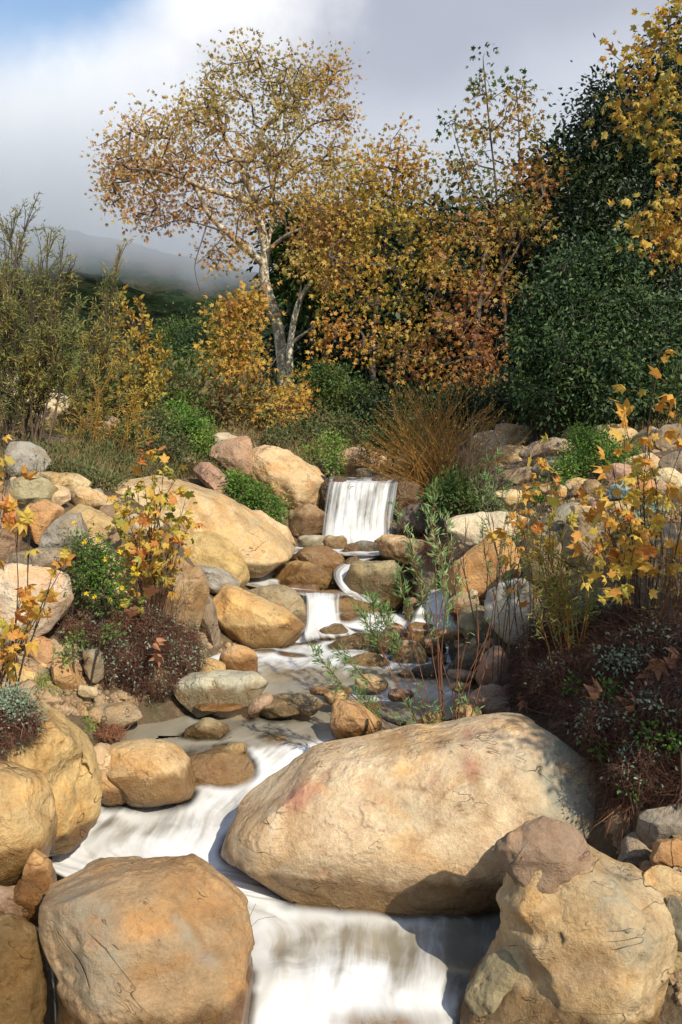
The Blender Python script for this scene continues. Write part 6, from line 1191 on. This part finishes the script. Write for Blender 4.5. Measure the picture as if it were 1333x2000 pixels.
for i, (x, y, Y, lab) in enumerate([(290, 1163, 8.0, 'pink brown fallen leaf high on the dry brush mound'), (255, 1205, 8.0, 'brown fallen leaf left on the dry brush mound'), (300, 1262, 7.95, 'pink fallen leaf in the middle of the dry brush mound'), (306, 1292, 7.95, 'lowest pink fallen leaf on the dry brush mound'), (1155, 1365, 5.95, 'rusty fallen leaf beside the broad leaved green seedling'), (1222, 1388, 5.75, 'pinkish fallen leaf in the dark brush, lowest one'), (1272, 1308, 5.9, 'orange brown fallen leaf high in the dark brush')]):
    o = leaves('fallen_leaf', P(x, y, Y)[None], np.array([[.3, -.4, .5]]), .17, 'starhi', M_LITTER, None, np.array([.2 + .1 * i]), _r, up=.5, droop=0); o['label'] = lab; o['category'] = 'leaf'
# green weeds and grass on the slopes
pw = scatter([(60,865),(200,850),(420,860),(440,930),(360,930),(190,960),(100,935),(30,915)], 2600, 231, 9, 20); _r = np.random.RandomState(10)
lp, lf = spray(pw + UPV * .06, _r, 12, .085); leaves('weeds', lp, lf, .05 * _r.uniform(.6, 1.4, len(lp)), 'oval', M_WEED, None, crown_tint(lp, _r, 5, 0, .9, sc=1.2), _r, up=1.0, droop=-.3)['kind'] = 'stuff'
pg = scatter([(0,830),(500,820),(640,850),(640,930),(520,880),(430,860),(430,930),(200,960),(0,930)], 9000, 232, 9, 30)
strands('dry_grass', None, pg, np.tile([0, 0, 1.0], (len(pg), 1)), .32, .012, M_DRYGRASS, 233, curl=.6, grav=.3, kind='stuff')
pg = scatter([(620,800),(1333,780),(1333,850),(1000,860),(900,960),(640,930)], 6000, 234, 12, 40)
strands('dry_grass', None, pg, np.tile([0, 0, 1.0], (len(pg), 1)), .30, .014, M_DRYGRASS, 235, curl=.7, grav=.3, kind='stuff')
pg = scatter([(900,900),(1333,890),(1333,1130),(1200,1120),(1000,1000),(900,980)], 3500, 236, 7, 18)
strands('dry_grass', None, pg, np.tile([0, 0, 1.0], (len(pg), 1)), .14, .007, M_DRYGRASS, 237, curl=.9, grav=.5, kind='stuff')
pu = scatter([(0,760),(1333,760),(1333,830),(0,850)], 5000, 240, 17, 70); _r = np.random.RandomState(14)
lp, lf = spray(pu + UPV * .35, _r, 14, .38); leaves('undergrowth', lp, lf, .16 * _r.uniform(.6, 1.4, len(lp)), 'oval', M_WEED, None, crown_tint(lp, _r, 8, 0, .9, sc=.5), _r, up=.7, droop=0)['kind'] = 'stuff'
for i, (poly, n, L) in enumerate([([(1040,1330),(1110,1300),(1130,1330),(1080,1360)], 260, .16), ([(1220,1440),(1333,1430),(1333,1500),(1230,1560)], 220, .22), ([(60,1330),(110,1320),(130,1360),(70,1370)], 260, .12), ([(160,1385),(190,1380),(190,1430),(170,1430)], 120, .10), ([(1130,1420),(1180,1440),(1220,1520),(1170,1480)], 160, .14)]):
    q = scatter(poly, n, 250 + i, 4.5, 10)
    if len(q): strands('grass', None, q, np.tile([-.2, -.3, 1.0], (len(q), 1)), L, .007, M_GRASS, 260 + i, curl=.6, grav=.8, kind='stuff')
# the banks to either side of the picture carry the same cover
_r = np.random.RandomState(15)
for i, (x0, x1, y0, y1, n) in enumerate([(-11, -2.4, 2.5, 22, 16000), (2.6, 11, 2.5, 22, 9000)]):
    q = np.stack([_r.uniform(x0, x1, n), _r.uniform(y0, y1, n), np.zeros(n)], -1); q = q[np.abs(q[:, 0]) > .42 * q[:, 1] + .35]; q[:, 2] = ground_z(q[:, 0], q[:, 1]); q = q[fbm(q * [.9, .9, 0], 3, 33 + i) > -.35]
    strands('dry_grass', None, q, np.tile([0, 0, 1.0], (len(q), 1)), .22, .009, M_DRYGRASS, 280 + i, curl=.8, grav=.5, kind='stuff')
    lp, lf = spray(q[::5] + UPV * .06, _r, 10, .09); leaves('weeds', lp, lf, .05 * _r.uniform(.6, 1.4, len(lp)), 'oval', M_WEED, None, crown_tint(lp, _r, 6, 0, .9, sc=1.2), _r, up=1.0, droop=-.3)['kind'] = 'stuff'
# gravel on the banks
pr = np.concatenate([scatter([(0,1240),(120,1260),(400,1230),(420,1320),(200,1400),(0,1380)], 900, 271, 6, 11), scatter([(1180,1600),(1333,1560),(1333,1960),(1240,1740)], 300, 272, 4.2, 7), scatter([(860,880),(1333,860),(1333,1080),(1050,1060),(880,1010)], 900, 273, 7, 19), scatter([(400,1130),(900,1050),(1000,1400),(880,1400),(400,1290)], 500, 274, 7, 14)])
S0, F0 = ico(1); _r = np.random.RandomState(12); n = len(pr); sz = np.exp(_r.normal(size=n) * .45) * .028
Vg = pr[:, None] + (S0[None] * (1 + .35 * _r.normal(size=(n, len(S0), 1)) * .5)) * (sz[:, None, None] * _r.uniform(.6, 1.3, (n, 1, 3)))
g = mesh('gravel', Vg.reshape(-1, 3), (F0[None] + (np.arange(n) * len(S0))[:, None, None]).reshape(-1, 3), M_ROCK, smooth=False); g['kind'] = 'stuff'; g.color = (.42, .30, .18, 1); _a = g.data.attributes.new('wet_level', 'FLOAT', 'POINT'); _a.data.foreach_set('value', np.full(len(g.data.vertices), -50.0, np.float32))
# dark driftwood stick on the edge of the huge boulder
S = Skel(); S.chain([P(735, 1390, 7.35), P(752, 1402, 7.2), P(770, 1409, 7.1), P(790, 1414, 6.95)], .016, .028, n=12); o = S.build('driftwood_stick', M_DBARK, None, dark=1); tag(o, 'dark wet driftwood stick between the orange block and the huge boulder', 'stick')
S = Skel(); S.chain([P(470, 1850, 5.0), P(478, 1815, 5.0), P(500, 1765, 5.0)], .003, .0015, n=10); S.chain([P(472, 1850, 5.0), P(500, 1800, 4.98), P(540, 1790, 4.95)], .002, .001, n=8); o = S.build('thin_twig', M_DBARK, None, dark=1); tag(o, 'hair thin bare twig sticking out beside the rounded golden brown boulder', 'twig')
# ------------------------------------------------------------------ the mountain side ahead, its upper part in cloud
def ridge(prof, yr, name, wy, seed, x0, x1):
    px = np.array([p[0] for p in prof], float); py = np.array([p[1] for p in prof], float); wx = (px - CX) / F * yr; wz_ = np.array([P(a, b, yr)[2] for a, b in prof])
    gx_, gy_ = np.linspace(x0, x1, 260), np.linspace(yr - wy, yr + wy * .6, 160); X, Yy = np.meshgrid(gx_, gy_); top = np.interp(X, wx, wz_)
    u_ = np.clip(1 - np.abs(Yy - yr) / np.where(Yy < yr, wy, wy * .6), 0, 1); q = np.stack([X, Yy, 0 * X], -1)
    g_ = 1 - np.abs(fbm(q * [.018, .007, 1], 4, seed)); Z = 3 + (top - 3) * u_ ** .9 + (g_ - .8) * 9 * u_ * (1 - .6 * u_) + fbm(q * .09, 4, seed + 2) * 1.1 + fbm(q * .4, 3, seed + 4) * .7
    I = np.arange(X.size).reshape(X.shape)
    o = mesh(name, np.stack([X, Yy, Z], -1).reshape(-1, 3), np.stack([I[:-1, :-1], I[:-1, 1:], I[1:, 1:], I[1:, :-1]], -1).reshape(-1, 4), M_HILL); o['kind'] = 'structure'
ridge([(-900, 500), (-300, 500), (0, 500), (150, 520), (240, 552), (300, 578), (370, 602), (440, 640), (520, 690), (640, 740), (1400, 790)], 300, 'hill', 170, 3, -320, 220)
ridge([(-900, 330), (-300, 380), (0, 420), (150, 450), (300, 480), (420, 510), (520, 530), (640, 560), (900, 600), (1600, 640)], 520, 'hill', 200, 7, -560, 420)
# cloud lying on the slope: a soft edged volume thinning downwards
def cloud_bank():
    m, N = newmat('cloud_vapour'); g = N.a('ShaderNodeNewGeometry').outputs['Position']; s = N.a('ShaderNodeSeparateXYZ', {0: g})
    n1 = N.noise(g, .016, 4, .6); lift = N.math('MULTIPLY', N.math('SUBTRACT', n1, .5), 70)
    zz = N.math('ADD', s.outputs[2], lift); a = N.smooth(zz, 43, 64); b = N.math('SUBTRACT', 1, N.smooth(zz, 60, 92))
    dns = N.math('MULTIPLY', N.math('MULTIPLY', a, b), .035)
    pv = N.a('ShaderNodeVolumePrincipled', {'Color': (.93, .96, 1.0, 1), 'Density': dns, 'Anisotropy': .2})
    N.a('ShaderNodeOutputMaterial', {1: pv.outputs[0]}); return m
bm = bmesh.new(); bmesh.ops.create_icosphere(bm, subdivisions=4, radius=1); V = np.array([v.co[:] for v in bm.verts]); Fc = np.array([[v.index for v in f.verts] for f in bm.faces]); bm.free()
V = V * (1 + .12 * fbm(V * 2, 3, 5)[:, None]); V = np.sign(V) * np.abs(V) ** .7 * [260, 60, 42] + [-90, 240, 70]
o = mesh('low_cloud', V, Fc, cloud_bank()); o['kind'] = 'stuff'; o['label'] = 'grey cloud lying on the mountain slope at the left'
